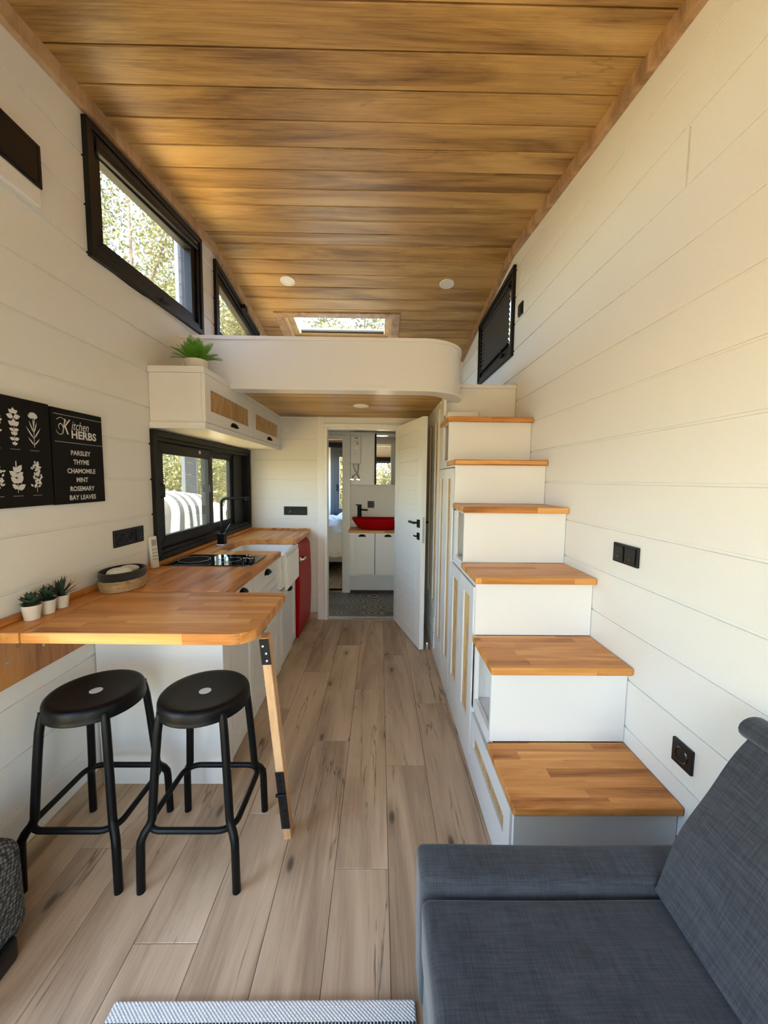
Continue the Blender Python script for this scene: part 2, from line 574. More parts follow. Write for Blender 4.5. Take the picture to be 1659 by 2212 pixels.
# floor: oak laminate planks, each its own part
fl = box('floor', M['dark'], None, XL - 0.1, XR + 0.1, YF - 0.1, YB + 0.02, -0.12, -0.012)
tag(fl, 'grey-brown oak laminate plank floor of the room', kind='structure')
seam = [0.045 + 0.193 * k for k in range(-7, 6)]
joint = {-0.148: 1.272, 0.045: 1.774, -0.341: 1.95, -0.534: 1.50, -0.727: 1.05, 0.238: 2.30, -0.92: 1.75, -1.113: 1.35, -1.306: 1.9, 0.431: 1.1, 0.624: 1.6, 0.817: 2.0}
for x in seam:
    xa, xb = max(x, XL), min(x + 0.193, XR)
    if xb - xa < 0.01:
        continue
    j0 = joint.get(round(x, 3), 1.5)
    ys = sorted({YF, YB} | {y for y in (j0 + 1.19 * k for k in range(-4, 5)) if YF + 0.05 < y < YB - 0.05})
    for ya, yb in zip(ys, ys[1:]):
        MB().box(xa + 0.0007, xb - 0.0007, ya + 0.0007, yb - 0.0007, -0.012, 0.0, 0.0012).build('plank', M['floor'], fl)

# side and end walls: solid core with openings, boards in front of it
LZ = [round(1.0 + 0.193 * k, 4) for k in range(-6, 13)]


def wall(name, label, outline, holes, fn, face, back, lines, board_to=None, clip=None, seams=None):
    """fn(u, v, w): wall plane coordinates, w measured outward; face = inner board face, back = outer face"""
    sgn = 1 if back > face else -1
    polys = [outline]
    for h in holes:
        polys = subtract(polys, h)
    m = MB()
    for p in polys:
        m.prism(p, fn, face + sgn * 0.0065, back)
    w = m.build(name, M['wall'], None)
    tag(w, label, kind='structure')
    u0, u1 = min(p[0] for p in outline), max(p[0] for p in outline)
    if board_to:
        u0, u1 = board_to
    g, dep = 0.0012, 0.0012
    for z0, z1 in zip(lines, lines[1:]):
        cuts = [u0] + sorted((seams or {}).get(round(z0, 3), [])) + [u1]
        for ua, ub in zip(cuts, cuts[1:]):
            mb = MB()
            cnt = 0
            za, zb = z0 + 0.0048, z1 - 0.0048
            xf = lambda v: face + sgn * dep * max(0.0, (za + g - v) / g, (v - (zb - g)) / g)
            for s0, s1 in ((za, za + g), (za + g, zb - g), (zb - g, zb)):
                ps = [rect(ua + (0.005 if ua > u0 else 0), ub - (0.005 if ub < u1 else 0), s0, s1)]
                if clip:
                    ps = [q for q in (clip(p) for p in ps) if area(q) > 1e-6]
                for h in holes:
                    ps = subtract(ps, h)
                for p in ps:
                    cnt += 1
                    fv = [mb.bm.verts.new(fn(u, v, xf(v))) for u, v in p]
                    bv = [mb.bm.verts.new(fn(u, v, face + sgn * 0.0075)) for u, v in p]
                    mb.bm.faces.new(fv)
                    mb.bm.faces.new(bv[::-1])
                    for i in range(len(p)):
                        j = (i + 1) % len(p)
                        mb.bm.faces.new((fv[i], bv[i], bv[j], fv[j]))
            if cnt:
                mb.build('board', M['wall'], w)
            else:
                mb.bm.free()
    return w


K_WIN = [(2.135, 0.925), (3.715, 0.925), (3.715, 1.66), (2.135, 1.66)]
U_WIN = [(1.742, 2.338), (2.797, 2.384), (2.797, 3.022), (1.742, 2.898)]
L_WIN = [(3.015, 2.42), (4.07, 2.42), (4.07, 2.875), (3.02, 3.022)]
G_DOOR = rect(0.0, 0.98, 0.02, 2.05)
shr = lambda p, d: [(p[0][0] + d, p[0][1] + d), (p[1][0] - d, p[1][1] + d), (p[2][0] - d, p[2][1] - d), (p[3][0] + d, p[3][1] - d)]
wl = wall('wall_left', 'white board wall with the kitchen window and upper windows', below_roof(rect(YF, 7.0, -0.1, 3.3)), [shr(K_WIN, 0.02), shr(U_WIN, 0.02), shr(L_WIN, 0.02), G_DOOR, rect(5.3, 6.9, 0.9, 1.9)],
          YZ, XL, XL - 0.11, LZ, (YF, YE), below_roof)
R_WIN = [(2.93, 2.325), (3.92, 2.335), (3.93, 2.915), (2.935, 2.972)]
RZ = [round(1.393 + 0.1922 * k, 4) for k in range(-8, 10)]
wr = wall('wall_right', 'bright white board wall above the staircase', below_roof(rect(YF, 7.0, -0.1, 3.3)), [shr(R_WIN, 0.02)],
          YZ, XR, XR + 0.11, RZ, (YF, YE), below_roof, seams={round(RZ[13], 3): [1.32], round(RZ[14], 3): [0.4], round(RZ[12], 3): [0.55]})
DO = rect(-0.518, 0.167, 0.0, 1.885)
wb = wall('wall_back', 'white board end wall around the bathroom doorway', rect(XL, XR, -0.1, 2.0), [DO], XZ, YB, YB + 0.09, LZ, (XL, -0.604), lambda p: half(p, 0, 1, 1.985))
wf = wall('wall_front', 'white wall with the glazed entrance doors behind the viewer', rect(XL - 0.1, XR + 0.1, -0.1, 2.60), [rect(-1.12, 0.62, 0.02, 1.90)], XZ, YF, YF - 0.11, LZ, (XL, XR), lambda p: half(p, 0, 1, zc(YF)))

# ceiling planks on two slopes, roof above them
roof = MB()
roof.prism([(YF - 0.1, zc(YF - 0.1) + 0.016), (YRG, ZRG + 0.016), (YRG, ZRG + 0.14), (YF - 0.1, zc(YF - 0.1) + 0.14)], YZ, XL - 0.1, XR + 0.1)
SKY = (-0.966, 0.107, 3.925, 4.42)
for xa, xb, ya, yb in ((XL - 0.1, XR + 0.1, YRG, SKY[2]), (XL - 0.1, XR + 0.1, SKY[3], 7.1), (XL - 0.1, SKY[0], SKY[2], SKY[3]), (SKY[1], XR + 0.1, SKY[2], SKY[3])):
    roof.prism([(ya, zc(ya) + 0.016), (yb, zc(yb) + 0.016), (yb, zc(yb) + 0.14), (ya, zc(ya) + 0.14)], YZ, xa, xb)
ce = tag(roof.build('ceiling', M['dark'], None), 'sloped ceiling clad in brown wood planks', kind='structure')
JP = 0.1622
ys = [YRG - JP * k for k in range(29)][::-1] + [YRG + JP * k for k in range(1, 12)]
for ya, yb in zip(ys, ys[1:]):
    ya, yb = max(ya, YF), min(yb, YE)
    if yb - ya < 0.02:
        continue
    m = MB()
    spans = [(XL, XR, ya, yb)]
    if yb > SKY[2] and ya < SKY[3]:
        spans = [(XL, SKY[0], ya, yb), (SKY[1], XR, ya, yb)]
        if ya < SKY[2]:
            spans.append((SKY[0], SKY[1], ya, SKY[2]))
        if yb > SKY[3]:
            spans.append((SKY[0], SKY[1], SKY[3], yb))
    for xa, xb, a, b in spans:
        g = 0.0034
        pa, pb = a + (g if a == ya else 0), b - (g if b == yb else 0)
        c = 0.003
        m.prism([(pa, zc(pa) + c), (pa + c, zc(pa + c)), (pb - c, zc(pb - c)), (pb, zc(pb) + c), (pb, zc(pb) + 0.016), (pa, zc(pa) + 0.016)], YZ, xa, xb)
    m.build('plank', M['ceil'], ce)
for k, (xa, xb, nm) in enumerate(((XL, XL + 0.03, 'trim_1'), (XR - 0.03, XR, 'trim_2'))):
    m = MB()
    for ya, yb in ((YF, YRG), (YRG, YE)):
        m.prism([(ya, zc(ya) - 0.062), (yb, zc(yb) - 0.062), (yb, zc(yb)), (ya, zc(ya))], YZ, xa, xb)
    tag(m.build(nm, M['trim'], None), ['wood ceiling trim above the kitchen windows', 'wood ceiling trim above the staircase wall'][k], kind='structure')
m = MB().prism([(XL, 0.0), (XL, 0.083), (XL + 0.010, 0.083), (XL + 0.012, 0.0)], XZ, YF, 1.655)
tag(m.build('baseboard_left', M['floor'], None), 'brown oak skirting below the bar table wall', kind='structure')
tag(box('baseboard_back', M['floor'], None, -0.72, -0.606, YB - 0.012, YB - 0.0005, 0, 0.075), 'short oak skirting beside the red fridge', kind='structure')

# door casing (trim_3) and threshold
m = MB()
m.box(-0.604, -0.538, YB - 0.012, YB + 0.0, 0, 1.985, 0.002)
tag(m.build('trim_3', M['door'], None), 'plain white upright board beside the doorway', kind='structure')
m = MB()
m.box(-0.538, -0.504, YB - 0.022, YB - 0.0005, 0, 1.884, 0.003)
m.box(0.155, 0.20, YB - 0.022, YB - 0.0005, 0, 1.884, 0.003)
m.box(-0.538, 0.20, YB - 0.022, YB - 0.0005, 1.885, 1.925, 0.003)
m.box(-0.519, -0.505, YB, YB + 0.091, 0, 1.871)
m.box(0.155, 0.169, YB, YB + 0.091, 0, 1.871)
m.box(-0.519, 0.169, YB, YB + 0.091, 1.872, 1.8855)
tag(m.build('trim_4', M['door'], None), 'white door casing around the bathroom doorway', kind='structure')
tag(box('trim_5', M['steel'], None, -0.505, 0.155, YB - 0.01, YB + 0.03, 0.0, 0.004, 0.001), 'metal threshold strip in the doorway', kind='structure')
tag(box('trim_6', M['wall'], None, -0.604, XR, YB - 0.008, YB, 1.925, 1.984), 'white board above the doorway', kind='structure')
tag(box('trim_7', M['wall'], None, 0.20, 0.445, YB - 0.006, YB, 0.0, 1.925), 'white panel between doorway and wardrobe', kind='structure')

# open door leaf, hinged at the doorway
dr = thing('door_1', (0.165, 3.735, 0.004), 'white panelled door leaf standing open with black lever handle', None, kind='structure')
hx = V((0.337, 3.046, 0)) - V((0.150, 3.735, 0))
dl = hx.length
du = hx.normalized()
dn = V((-du.y, du.x, 0))          # towards +x side
if dn.x < 0:
    dn = -dn
D0 = V((0.150, 3.735, 0.006))


def dbox(mb, u0, u1, n0, n1, z0, z1, bev=0):
    c = D0 + du * ((u0 + u1) / 2) + dn * ((n0 + n1) / 2) + V((0, 0, (z0 + z1) / 2))
    return mb.obox(c, du, dn, (0, 0, 1), (u1 - u0) / 2, (n1 - n0) / 2, (z1 - z0) / 2, bev)


dbox(MB(), 0, dl, 0.006, 0.038, 0, 1.888, 0.001).build('leaf_core', M['door'], dr)
for a, b, c, d in ((0, 0.11, 0, 1.888), (dl - 0.11, dl, 0, 1.888), (0.11, dl - 0.11, 0, 0.10), (0.11, dl - 0.11, 1.79, 1.888)):
    dbox(MB(), a, b, 0, 0.006, c, d, 0.0012).build('door_rail', M['door'], dr)
npan = 14
for k in range(npan):
    z0 = 0.104 + k * (1.682 / npan)
    dbox(MB(), 0.114, dl - 0.114, 0.0008, 0.006, z0 + 0.0045, z0 + 1.682 / npan - 0.0025, 0.002).build('panel', M['door'], dr)
h = dbox(MB(), dl - 0.082, dl - 0.030, -0.010, 0.0, 1.005, 1.070, 0.002).build('handle_plate', M['plastic'], dr)
m = MB()
c = D0 + du * (dl - 0.056) + V((0, 0, 1.045))
m.tube([c - dn * 0.005, c - dn * 0.045], 0.009, 10)
m.obox(c - dn * 0.046 - du * 0.05, du, dn, (0, 0, 1), 0.062, 0.008, 0.009, 0.003)
m.build('lever_handle', M['plastic'], h)
h = dbox(MB(), dl - 0.080, dl - 0.032, -0.009, 0.0, 0.905, 0.963, 0.002).build('lock_plate', M['plastic'], dr)
m = MB()
c = D0 + du * (dl - 0.058) + V((0, 0, 0.935))
m.tube([c - dn * 0.005, c - dn * 0.028], 0.006, 8)
m.obox(c - dn * 0.03 - du * 0.014, du, dn, (0, 0, 1), 0.022, 0.005, 0.006, 0.002)
m.build('lock_thumb_turn', M['plastic'], h)
m = MB()
m.obox(D0 + du * (dl + 0.0005) + dn * 0.019 + V((0, 0, 0.99)), dn, du, (0, 0, 1), 0.009, 0.0012, 0.105, 0.001)
m.build('latch_plate', M['steel'], dr)
m = MB()
c = D0 + du * (dl - 0.056) + V((0, 0, 1.045))
m.tube([c + dn * 0.038, c + dn * 0.075], 0.009, 10)
m.obox(c + dn * 0.076 - du * 0.05, du, dn, (0, 0, 1), 0.062, 0.008, 0.009, 0.003)
m.build('rear_lever_handle', M['plastic'], dr)
m = MB()
m.tube([(0.152, 3.715, 1.0), (0.152, 3.715, 1.10)], 0.006, 8)
m.build('hinge', M['steel'], dr)
st = thing('door_stop', (0.405, 3.07, 0), 'small steel door stop on the floor beside the open door', 'door stop')
m = MB().lathe([(0, 0), (0.012, 0), (0.012, 0.055), (0.009, 0.062), (0, 0.062)], (0.405, 3.07, 0), 14)
m.build('post', M['steel'], st, smooth=True)


# ------------------------------------------------------------------ windows
def ring_frame(mb, P, d, fn, w0, w1, bev=0.0):
    """frame of width d along the convex quad P, between depths w0..w1"""
    Q = inset(P, d)
    for i in range(4):
        j = (i + 1) % 4
        mb.prism([P[i], P[j], Q[j], Q[i]], fn, w0, w1, bev)
    return mb


def inset(P, d):
    n = len(P)
    lines = []
    for i in range(n):
        a, b = V(P[i]), V(P[(i + 1) % n])
        t = (b - a).normalized()
        nrm = V((-t.y, t.x))
        lines.append((a + nrm * d, t))
    out = []
    for i in range(n):
        p, t = lines[i - 1]
        q, s = lines[i]
        den = t.x * s.y - t.y * s.x
        k = ((q.x - p.x) * s.y - (q.y - p.y) * s.x) / den
        out.append(tuple(p + t * k))
    return out


def window(name, label, P, face, out, fr, sash, gl, fmat, extra=None):
    """P: outer frame quad (y, z), face: wall face x, out: +1/-1 outward direction"""
    ctr = (face, sum(p[0] for p in P) / 4, min(p[1] for p in P))
    w = thing(name, ctr, label, None, kind='structure')
    ring_frame(MB(), P, 0.030, YZ, face - out * 0.022, face + out * 0.115, 0.002).build('outer_frame', fmat, w)
    P1 = inset(P, 0.030)
    ring_frame(MB(), P1, fr, YZ, face - out * 0.012, face + out * 0.075, 0.002).build('frame', fmat, w)
    P2 = inset(P1, fr)
    s = ring_frame(MB(), P2, sash, YZ, face + out * 0.004, face + out * 0.055, 0.003).build('sash', fmat, w)
    P3 = inset(P2, sash - 0.004)
    MB().prism(P3, YZ, face + out * 0.030, face + out * 0.036).build('pane', gl, s)
    return w, P3


w1, P3 = window('window_2', 'black framed slanted upper window over the herb pictures', U_WIN, XL, -1, 0.028, 0.052, M['glass'], M['frame'])
m = MB()
for i, d in enumerate((0.004, 0.010)):
    a, b = V(U_WIN[3]) + V((0.06, -0.05 - i * 0.030)), V(U_WIN[2]) + V((-0.06, -0.05 - i * 0.030))
    c = (a + b) / 2
    t = (b - a).normalized()
    m.obox((XL + 0.004, c.x, c.y), (1, 0, 0), (0, t.x, t.y), (0, -t.y, t.x), 0.016, (b - a).length / 2, 0.007 + d, 0.003)
m.build('blind_cassette', M['frame'], w1)
m = MB().tube([(XL + 0.02, 2.25, 2.375), (XL + 0.034, 2.25, 2.392), (XL + 0.034, 2.34, 2.396)], 0.006, 8)
m.build('handle', M['frame'], w1)
w2, _ = window('window_3', 'black framed slanted window above the loft beside the planked ceiling', L_WIN, XL, -1, 0.028, 0.060, M['glass'], M['frame'])
m = MB()
m.box(XL + 0.0, XL + 0.055, 3.55, 3.61, 2.885, 2.93, 0.006)
m.tube([(XL + 0.05, 3.58, 2.90), (XL + 0.06, 3.575, 2.87), (XL + 0.045, 3.55, 2.855), (XL + 0.03, 3.53, 2.865)], 0.006, 8)
m.build('latch_handle', M['frame'], w2)
w3, P3 = window('window_4', 'black framed loft window with a pleated blind above the stairs', R_WIN, XR, 1, 0.034, 0.05, M['glass'], M['frame'])
# pleated blind inside that window
bl = thing('pleated_blind', (0.97, 3.43, 2.45), 'black pleated blind drawn in the loft window above the staircase', 'blind')
m = MB()
y0, y1, z0, z1 = 3.052, 3.86, 2.455, 2.86
pleat = []
nfold = 22
for i in range(nfold + 1):
    pleat.append((z0 + (z1 - z0) * i / nfold, 0.978 + (0.018 if i % 2 else 0.0)))
for (za, xa), (zb, xb) in zip(pleat, pleat[1:]):
    ta, tb = y0 + (0.024 if xa > 0.98 else 0.0), y0 + (0.024 if xb > 0.98 else 0.0)
    m.poly([(xa, ta, za), (xa, y1, za), (xb, y1, zb), (xb, tb, zb)])
    m.poly([(xa + 0.001, ta, za), (xb + 0.001, tb, zb), (xb + 0.001, y1, zb), (xa + 0.001, y1, za)])
m.build('pleats', M['blackcloth'], bl)
box('bottom_rail', M['frame'], bl, 0.966, 0.992, 3.05, 3.86, 2.438, 2.456, 0.003)
box('top_rail', M['frame'], bl, 0.966, 0.992, 3.05, 3.86, 2.86, 2.885, 0.003)
m = MB()
m.box(0.945, 0.968, 3.10, 3.17, 2.375, 2.392, 0.003)
m.box(0.940, 0.952, 3.10, 3.115, 2.392, 2.425, 0.003)
m.build('window_handle', M['frame'], w3)

# kitchen sliding window
kw = thing('window_1', (XL, 2.925, 0.925), 'black framed sliding kitchen window behind the sink', None, kind='structure')
ring_frame(MB(), K_WIN, 0.035, YZ, XL + 0.022, XL - 0.115, 0.002).build('outer_frame', M['frame'], kw)
KP = inset(K_WIN, 0.035)
ring_frame(MB(), KP, 0.022, YZ, XL + 0.010, XL - 0.10, 0.002).build('track_frame', M['frame'], kw)
m = MB()
for k in range(3):
    m.box(XL - 0.018 - 0.028 * k, XL - 0.012 - 0.028 * k, 2.19, 3.66, 0.98, 0.992)
    m.box(XL - 0.018 - 0.028 * k, XL - 0.012 - 0.028 * k, 2.19, 3.66, 1.594, 1.606)
m.build('slide_rails', M['frame'], kw)
S1 = rect(2.205, 2.935, 0.988, 1.60)
s = ring_frame(MB(), S1, 0.066, YZ, XL - 0.008, XL - 0.040, 0.003).build('sliding_sash', M['frame'], kw)
MB().prism(inset(S1, 0.062), YZ, XL - 0.024, XL - 0.029).build('pane', M['glass_tint'], s)
m = MB().tube([(XL - 0.008, 2.235, 1.28), (XL + 0.014, 2.235, 1.285), (XL + 0.014, 2.235, 1.355), (XL - 0.008, 2.235, 1.36)], 0.005, 8)
m.build('pull_handle', M['plastic'], s)
box('sticker', M['paper'], s, XL - 0.0085, XL - 0.007, 2.72, 2.75, 1.562, 1.584)
box('side_latch', M['plastic'], s, XL - 0.009, XL + 0.004, 2.865, 2.895, 1.29, 1.345, 0.003)
S2 = rect(2.89, 3.42, 0.988, 1.60)
s = ring_frame(MB(), S2, 0.052, YZ, XL - 0.046, XL - 0.078, 0.003).build('rear_sash', M['frame'], kw)
MB().prism(inset(S2, 0.048), YZ, XL - 0.060, XL - 0.065).build('pane', M['glass_tint'], s)
box('side_cover', M['frame'], kw, XL - 0.10, XL - 0.03, 3.415, 3.665, 0.985, 1.605, 0.004)

# glazed doors behind the viewer (seen only in the bathroom mirror) and the side terrace door
gd = thing('door_2', (0.10, YF, 0.02), 'glazed entrance doors in the front wall behind the viewer', None, kind='structure')
for xa, xb in ((-1.12, -0.34), (-0.34, 0.62)):
    f = ring_frame(MB(), rect(xa, xb, 0.02, 1.90), 0.06, XZ, YF + 0.005, YF - 0.07, 0.003).build('door_frame', M['anthracite'], gd)
    MB().prism(rect(xa + 0.055, xb - 0.055, 0.075, 1.845), XZ, YF - 0.03, YF - 0.037).build('pane', M['glass'], f)
rb = thing('roller_blind', (0.10, YF + 0.05, 1.90), 'black roller blind cassette above the glazed entrance door', 'blind')
box('cassette', M['frame'], rb, -1.16, 0.66, YF + 0.012, YF + 0.10, 1.885, 2.0, 0.01, 2)
sdr = thing('door_3', (XL, 0.49, 0.02), 'glazed terrace door in the side wall behind the bar table', None, kind='structure')
f = ring_frame(MB(), G_DOOR, 0.06, YZ, XL + 0.006, XL - 0.10, 0.003).build('door_frame', M['anthracite'], sdr)
MB().prism(inset(G_DOOR, 0.055), YZ, XL - 0.05, XL - 0.056).build('pane', M['glass'], f)

# skylight
sk = thing('window_5', (-0.43, 4.15, zc(4.15)), 'roof skylight with pale pine frame over the loft', None, kind='structure')


def sky_ring(mb, o, i, d0, d1):
    for xa, xb, ya, yb in ((o[0], i[0], o[2], o[3]), (i[1], o[1], o[2], o[3]), (i[0], i[1], o[2], i[2]), (i[0], i[1], i[3], o[3])):
        mb.prism([(ya, zc(ya) + d0), (yb, zc(yb) + d0), (yb, zc(yb) + d1), (ya, zc(ya) + d1)], YZ, xa, xb)
    return mb


sky_ring(MB(), (-1.04, 0.185, 3.848, 4.50), SKY, -0.012, 0.0).build('casing', M['trim'], sk)
sky_ring(MB(), SKY, (SKY[0] + 0.03, SKY[1] - 0.03, SKY[2] + 0.015, SKY[3] - 0.03), 0.0, 0.10).build('jamb', M['pale'], sk)
s = sky_ring(MB(), (SKY[0] + 0.03, SKY[1] - 0.03, SKY[2] + 0.015, SKY[3] - 0.03), (SKY[0] + 0.085, SKY[1] - 0.07, SKY[2] + 0.03, SKY[3] - 0.085), 0.05, 0.10).build('sash', M['pale'], sk)
m = MB()
a, b = SKY[2] + 0.02, SKY[3] - 0.07
m.prism([(a, zc(a) + 0.09), (b, zc(b) + 0.09), (b, zc(b) + 0.096), (a, zc(a) + 0.096)], YZ, SKY[0] + 0.08, SKY[1] - 0.06)
m.build('pane', M['glass'], s)
m = MB()
yq = SKY[3] - 0.105
m.box(SKY[0] + 0.10, SKY[1] - 0.075, yq, yq + 0.025, zc(yq) + 0.055, zc(yq) + 0.080, 0.004)
m.build('blind_bar', M['frame'], sk)

# ------------------------------------------------------------------ loft: floor slab, soffit planks, parapet
lf = MB()
RC, YP, XP = 0.30, 2.50, 0.56
arc = [(XP - RC + RC * math.sin(t), YP + RC - RC * math.cos(t)) for t in [math.pi / 2 * k / 14 for k in range(15)]]


def off_arc(d):
    return [(XP - RC + (RC - d) * math.sin(t), YP + RC - (RC - d) * math.cos(t)) for t in [math.pi / 2 * k / 14 for k in range(15)]]


out_l = [(XL, YP + 0.02)] + off_arc(0.02) + [(XP - 0.02, 2.86), (XR, 2.86), (XR, YE), (XL, YE)]
lf.prism(out_l, XY, 2.0, 2.085)
loft = tag(lf.build('floor_loft', M['wall'], None), 'loft sleeping platform floor above the kitchen', kind='structure')
# wooden soffit planks
ysof = [2.60, 2.69, 2.85, 3.01, 3.17, 3.335, 3.50, 3.66, YB]
inner = [(XL, YP + 0.10)] + off_arc(0.10) + [(XP - 0.10, 2.90), (0.452, 2.90), (0.452, YB), (XL, YB)]


def convex_clip_band(ya, yb):
    # soffit outline between two y lines: left edge straight, right edge follows the curve
    n = 6
    rightp = []
    for i in range(n + 1):
        y = ya + (yb - ya) * i / n
        if y < YP + RC:
            dy = YP + RC - y
            rr = RC - 0.10
            x = XP - RC + math.sqrt(max(0.0, rr * rr - dy * dy))
        else:
            x = XP - 0.10
        rightp.append((x, y))
    return [(XL, ya)] + rightp + [(XL, yb)]


for ya, yb in zip(ysof, ysof[1:]):
    MB().prism(convex_clip_band(ya + 0.0015, yb - 0.0015), XY, 1.985, 2.0).build('plank', M['ceil'], loft)
# parapet
pp = thing('wall_loft', (-0.35, YP, 1.96), 'white loft parapet with a rounded corner over the kitchen passage', None, kind='structure')


def strip(mb, path_o, path_i, z0, z1):
    V4 = [[mb.bm.verts.new((*p, z)) for p in path] for path, z in ((path_o, z0), (path_o, z1), (path_i, z1), (path_i, z0))]
    n = len(path_o)
    for r in range(4):
        a, b = V4[r], V4[(r + 1) % 4]
        for i in range(n - 1):
            mb.bm.faces.new((a[i], a[i + 1], b[i + 1], b[i]))
    for i in (0, n - 1):
        mb.bm.faces.new([v[i] for v in V4])
    return mb


def rail_path(d):
    return [(XL, YP + d)] + off_arc(d) + [(XP - d, 3.0)]


m = strip(MB(), rail_path(0.0), rail_path(0.035), 1.978, 2.272)
m.build('parapet_panel', M['white'], pp, smooth=True)
m = strip(MB(), rail_path(-0.008), rail_path(0.043), 2.262, 2.284)
m.build('top_cap', M['white'], pp, smooth=True)
xs = -0.948
pth_o = [(xs, YP - 0.012)] + off_arc(-0.012) + [(XP + 0.012, 2.84)]
pth_i = [(xs, YP + 0.105)] + off_arc(0.105) + [(XP - 0.105, 2.84)]
m = strip(MB(), pth_o, pth_i, 1.958, 1.982)
m.build('bottom_lip', M['white'], pp, smooth=True)
# loft end wall
tag(box('wall_loft_end', M['wall'], None, XL, XR, YE, YE + 0.08, 2.0, 2.95), 'white end wall of the loft under the skylight', kind='structure')
cu = tag(MB().box(0.30, 0.86, 3.1, 4.4, 2.086, 2.16, 0.03, 3).build('mattress', M['brown'], None, org=(0.58, 3.7, 2.086), smooth=True), 'brown covered mattress edge on the loft floor behind the parapet', 'mattress')


# ------------------------------------------------------------------ downlights
def downlight(x, y, slope, z, label, group=None):
    t = thing('ceiling_light', (x, y, z), label, 'ceiling light', group)
    ax = (V((1, 0, 0)), V((0, math.cos(slope), math.sin(slope))), V((0, -math.sin(slope), math.cos(slope))))
    MB().lathe([(0.044, -0.002), (0.046, -0.007), (0.060, -0.008), (0.063, -0.004), (0.063, 0.001), (0.044, 0.001)], (x, y, z), 28, ax=ax).build('bezel', M['lampglass'], t, smooth=True)
    MB().lathe([(0, -0.004), (0.044, -0.004), (0.044, 0.001), (0, 0.001)], (x, y, z), 24, ax=ax).build('diffuser', M['lampglass'], t, smooth=True)


a = -math.atan(SB)
downlight(-0.79, 3.40, a, zc(3.40), 'round white recessed downlight in the planked ceiling, on the kitchen window side')
downlight(0.555, 3.405, a, zc(3.405), 'round white recessed downlight in the planked ceiling, on the staircase side')
downlight(-0.154, 3.137, 0.0, 1.985, 'round white downlight in the wood soffit under the loft')


# ------------------------------------------------------------------ rattan panels
def rattan(name, parent, P0, eu, ev, en, W, H, pitch=0.0105, t=0.0022):
    """cane webbing: crossed diagonals with paired uprights and rails, clipped to a W x H rectangle"""
    P0, eu, ev, en = V(P0), V(eu), V(ev), V(en)
    m = MB()

    def seg(a, b, w, n0):
        a, b = V(a), V(b)
        d = b - a
        if d.length < 0.004:
            return
        d.normalize()
        q = V((-d.y, d.x)) * w
        pts = [a + q, a - q, b - q, b + q]
        lo = [m.bm.verts.new(P0 + eu * p.x + ev * p.y + en * n0) for p in pts]
        hi = [m.bm.verts.new(P0 + eu * p.x + ev * p.y + en * (n0 + 0.0012)) for p in pts]
        m.bm.faces.new(hi)
        for i in range(4):
            j = (i + 1) % 4
            m.bm.faces.new((lo[i], lo[j], hi[j], hi[i]))

    k = pitch
    while k < W + H:
        seg((max(0, k - H), min(H, k)), (min(W, k), max(0, k - W)), t, 0.0012)
        seg((max(0, k - H), H - min(H, k)), (min(W, k), H - max(0, k - W)), t, 0.0)
        k += pitch
    k = pitch / 4
    while k < W:
        seg((k, 0), (k, H), t * 0.3, 0.0022)
        k += pitch
    o = m.build(name, M['rattan'], parent)
    return tag(o, kind='stuff')


def cup_handle(parent, c, eu, en, w=0.048, name='cup_handle', mat=None):
    """half-round bin pull: eu along the front, en outward"""
    c, eu, en = V(c), V(eu), V(en)
    m = MB()
    rows = []
    for i in range(7):
        t = math.pi / 2 * i / 6
        row = []
        for k in range(13):
            a = math.pi * k / 12
            u = -math.cos(a) * w * (0.35 + 0.65 * math.cos(t) ** 0.6 if i < 6 else 0.35)
            z = math.sin(a) * w * 0.62 * math.cos(t * 0.9)
            row.append(m.bm.verts.new(c + eu * u + V((0, 0, z)) + en * (0.024 * math.sin(t))))
        rows.append(row)
    for a, b in zip(rows, rows[1:]):
        for k in range(12):
            m.bm.faces.new((a[k], a[k + 1], b[k + 1], b[k]))
    m.bm.faces.new(rows[-1])
    m.bm.faces.new(rows[0])
    return m.build(name, mat or M['black'], parent, smooth=True, angle=60)


def shaker(name, parent, fn, u0, u1, v0, v1, w0, w1, rail=0.055, mat=None, raised=True):
    """framed front in plane coordinates fn(u, v, w), w0 back, w1 outer face"""
    mat = mat or M['white']
    m = MB()
    P = rect(u0, u1, v0, v1)
    ring_frame(m, P, rail, fn, w0, w1, 0.0)
    Q = inset(P, rail - 0.001)
    dw = w1 - w0
    m.prism(Q, fn, w0, w0 + dw * 0.35)
    Q2 = inset(P, rail + 0.012)
    if raised and min(u1 - u0, v1 - v0) > 2 * rail + 0.04:
        m.prism(Q2, fn, w0 + dw * 0.3, w0 + dw * 0.62, 0.003)
    return m.build(name, mat, parent)


# ------------------------------------------------------------------ kitchen
CX = -0.69
FY = lambda u, v, w: (w, u, v)


def carcass(m, y0, y1, z0=0.0, z1=0.861):
    m.box(XL + 0.004, CX - 0.021, y0, y1, z0, z1)
    return m


ca = thing('base_cabinet', (-0.97, 1.87, 0), 'white kitchen base cabinet with plain end panel facing the stools', 'cabinet')
carcass(MB(), 1.672, 2.072, 0.07).build('body', M['white'], ca)
box('end_panel', M['white'], ca, XL + 0.004, CX, 1.657, 1.672, 0.0, 0.861, 0.001)
box('plinth', M['white'], ca, XL + 0.01, CX - 0.03, 1.673, 2.072, 0.0, 0.07)
box('face_stile', M['white'], ca, CX - 0.021, CX, 1.674, 1.745, 0.02, 0.861, 0.001)
d = shaker('drawer', ca, FY, 1.750, 2.068, 0.684, 0.858, CX - 0.019, CX, 0.045)
cup_handle(d, (CX, 1.909, 0.815), (0, 1, 0), (1, 0, 0))
d = shaker('door', ca, FY, 1.750, 2.068, 0.075, 0.680, CX - 0.019, CX, 0.055)
cb = thing('base_cabinet', (-0.97, 2.34, 0), 'white kitchen drawer cabinet under the black cooktop', 'cabinet')
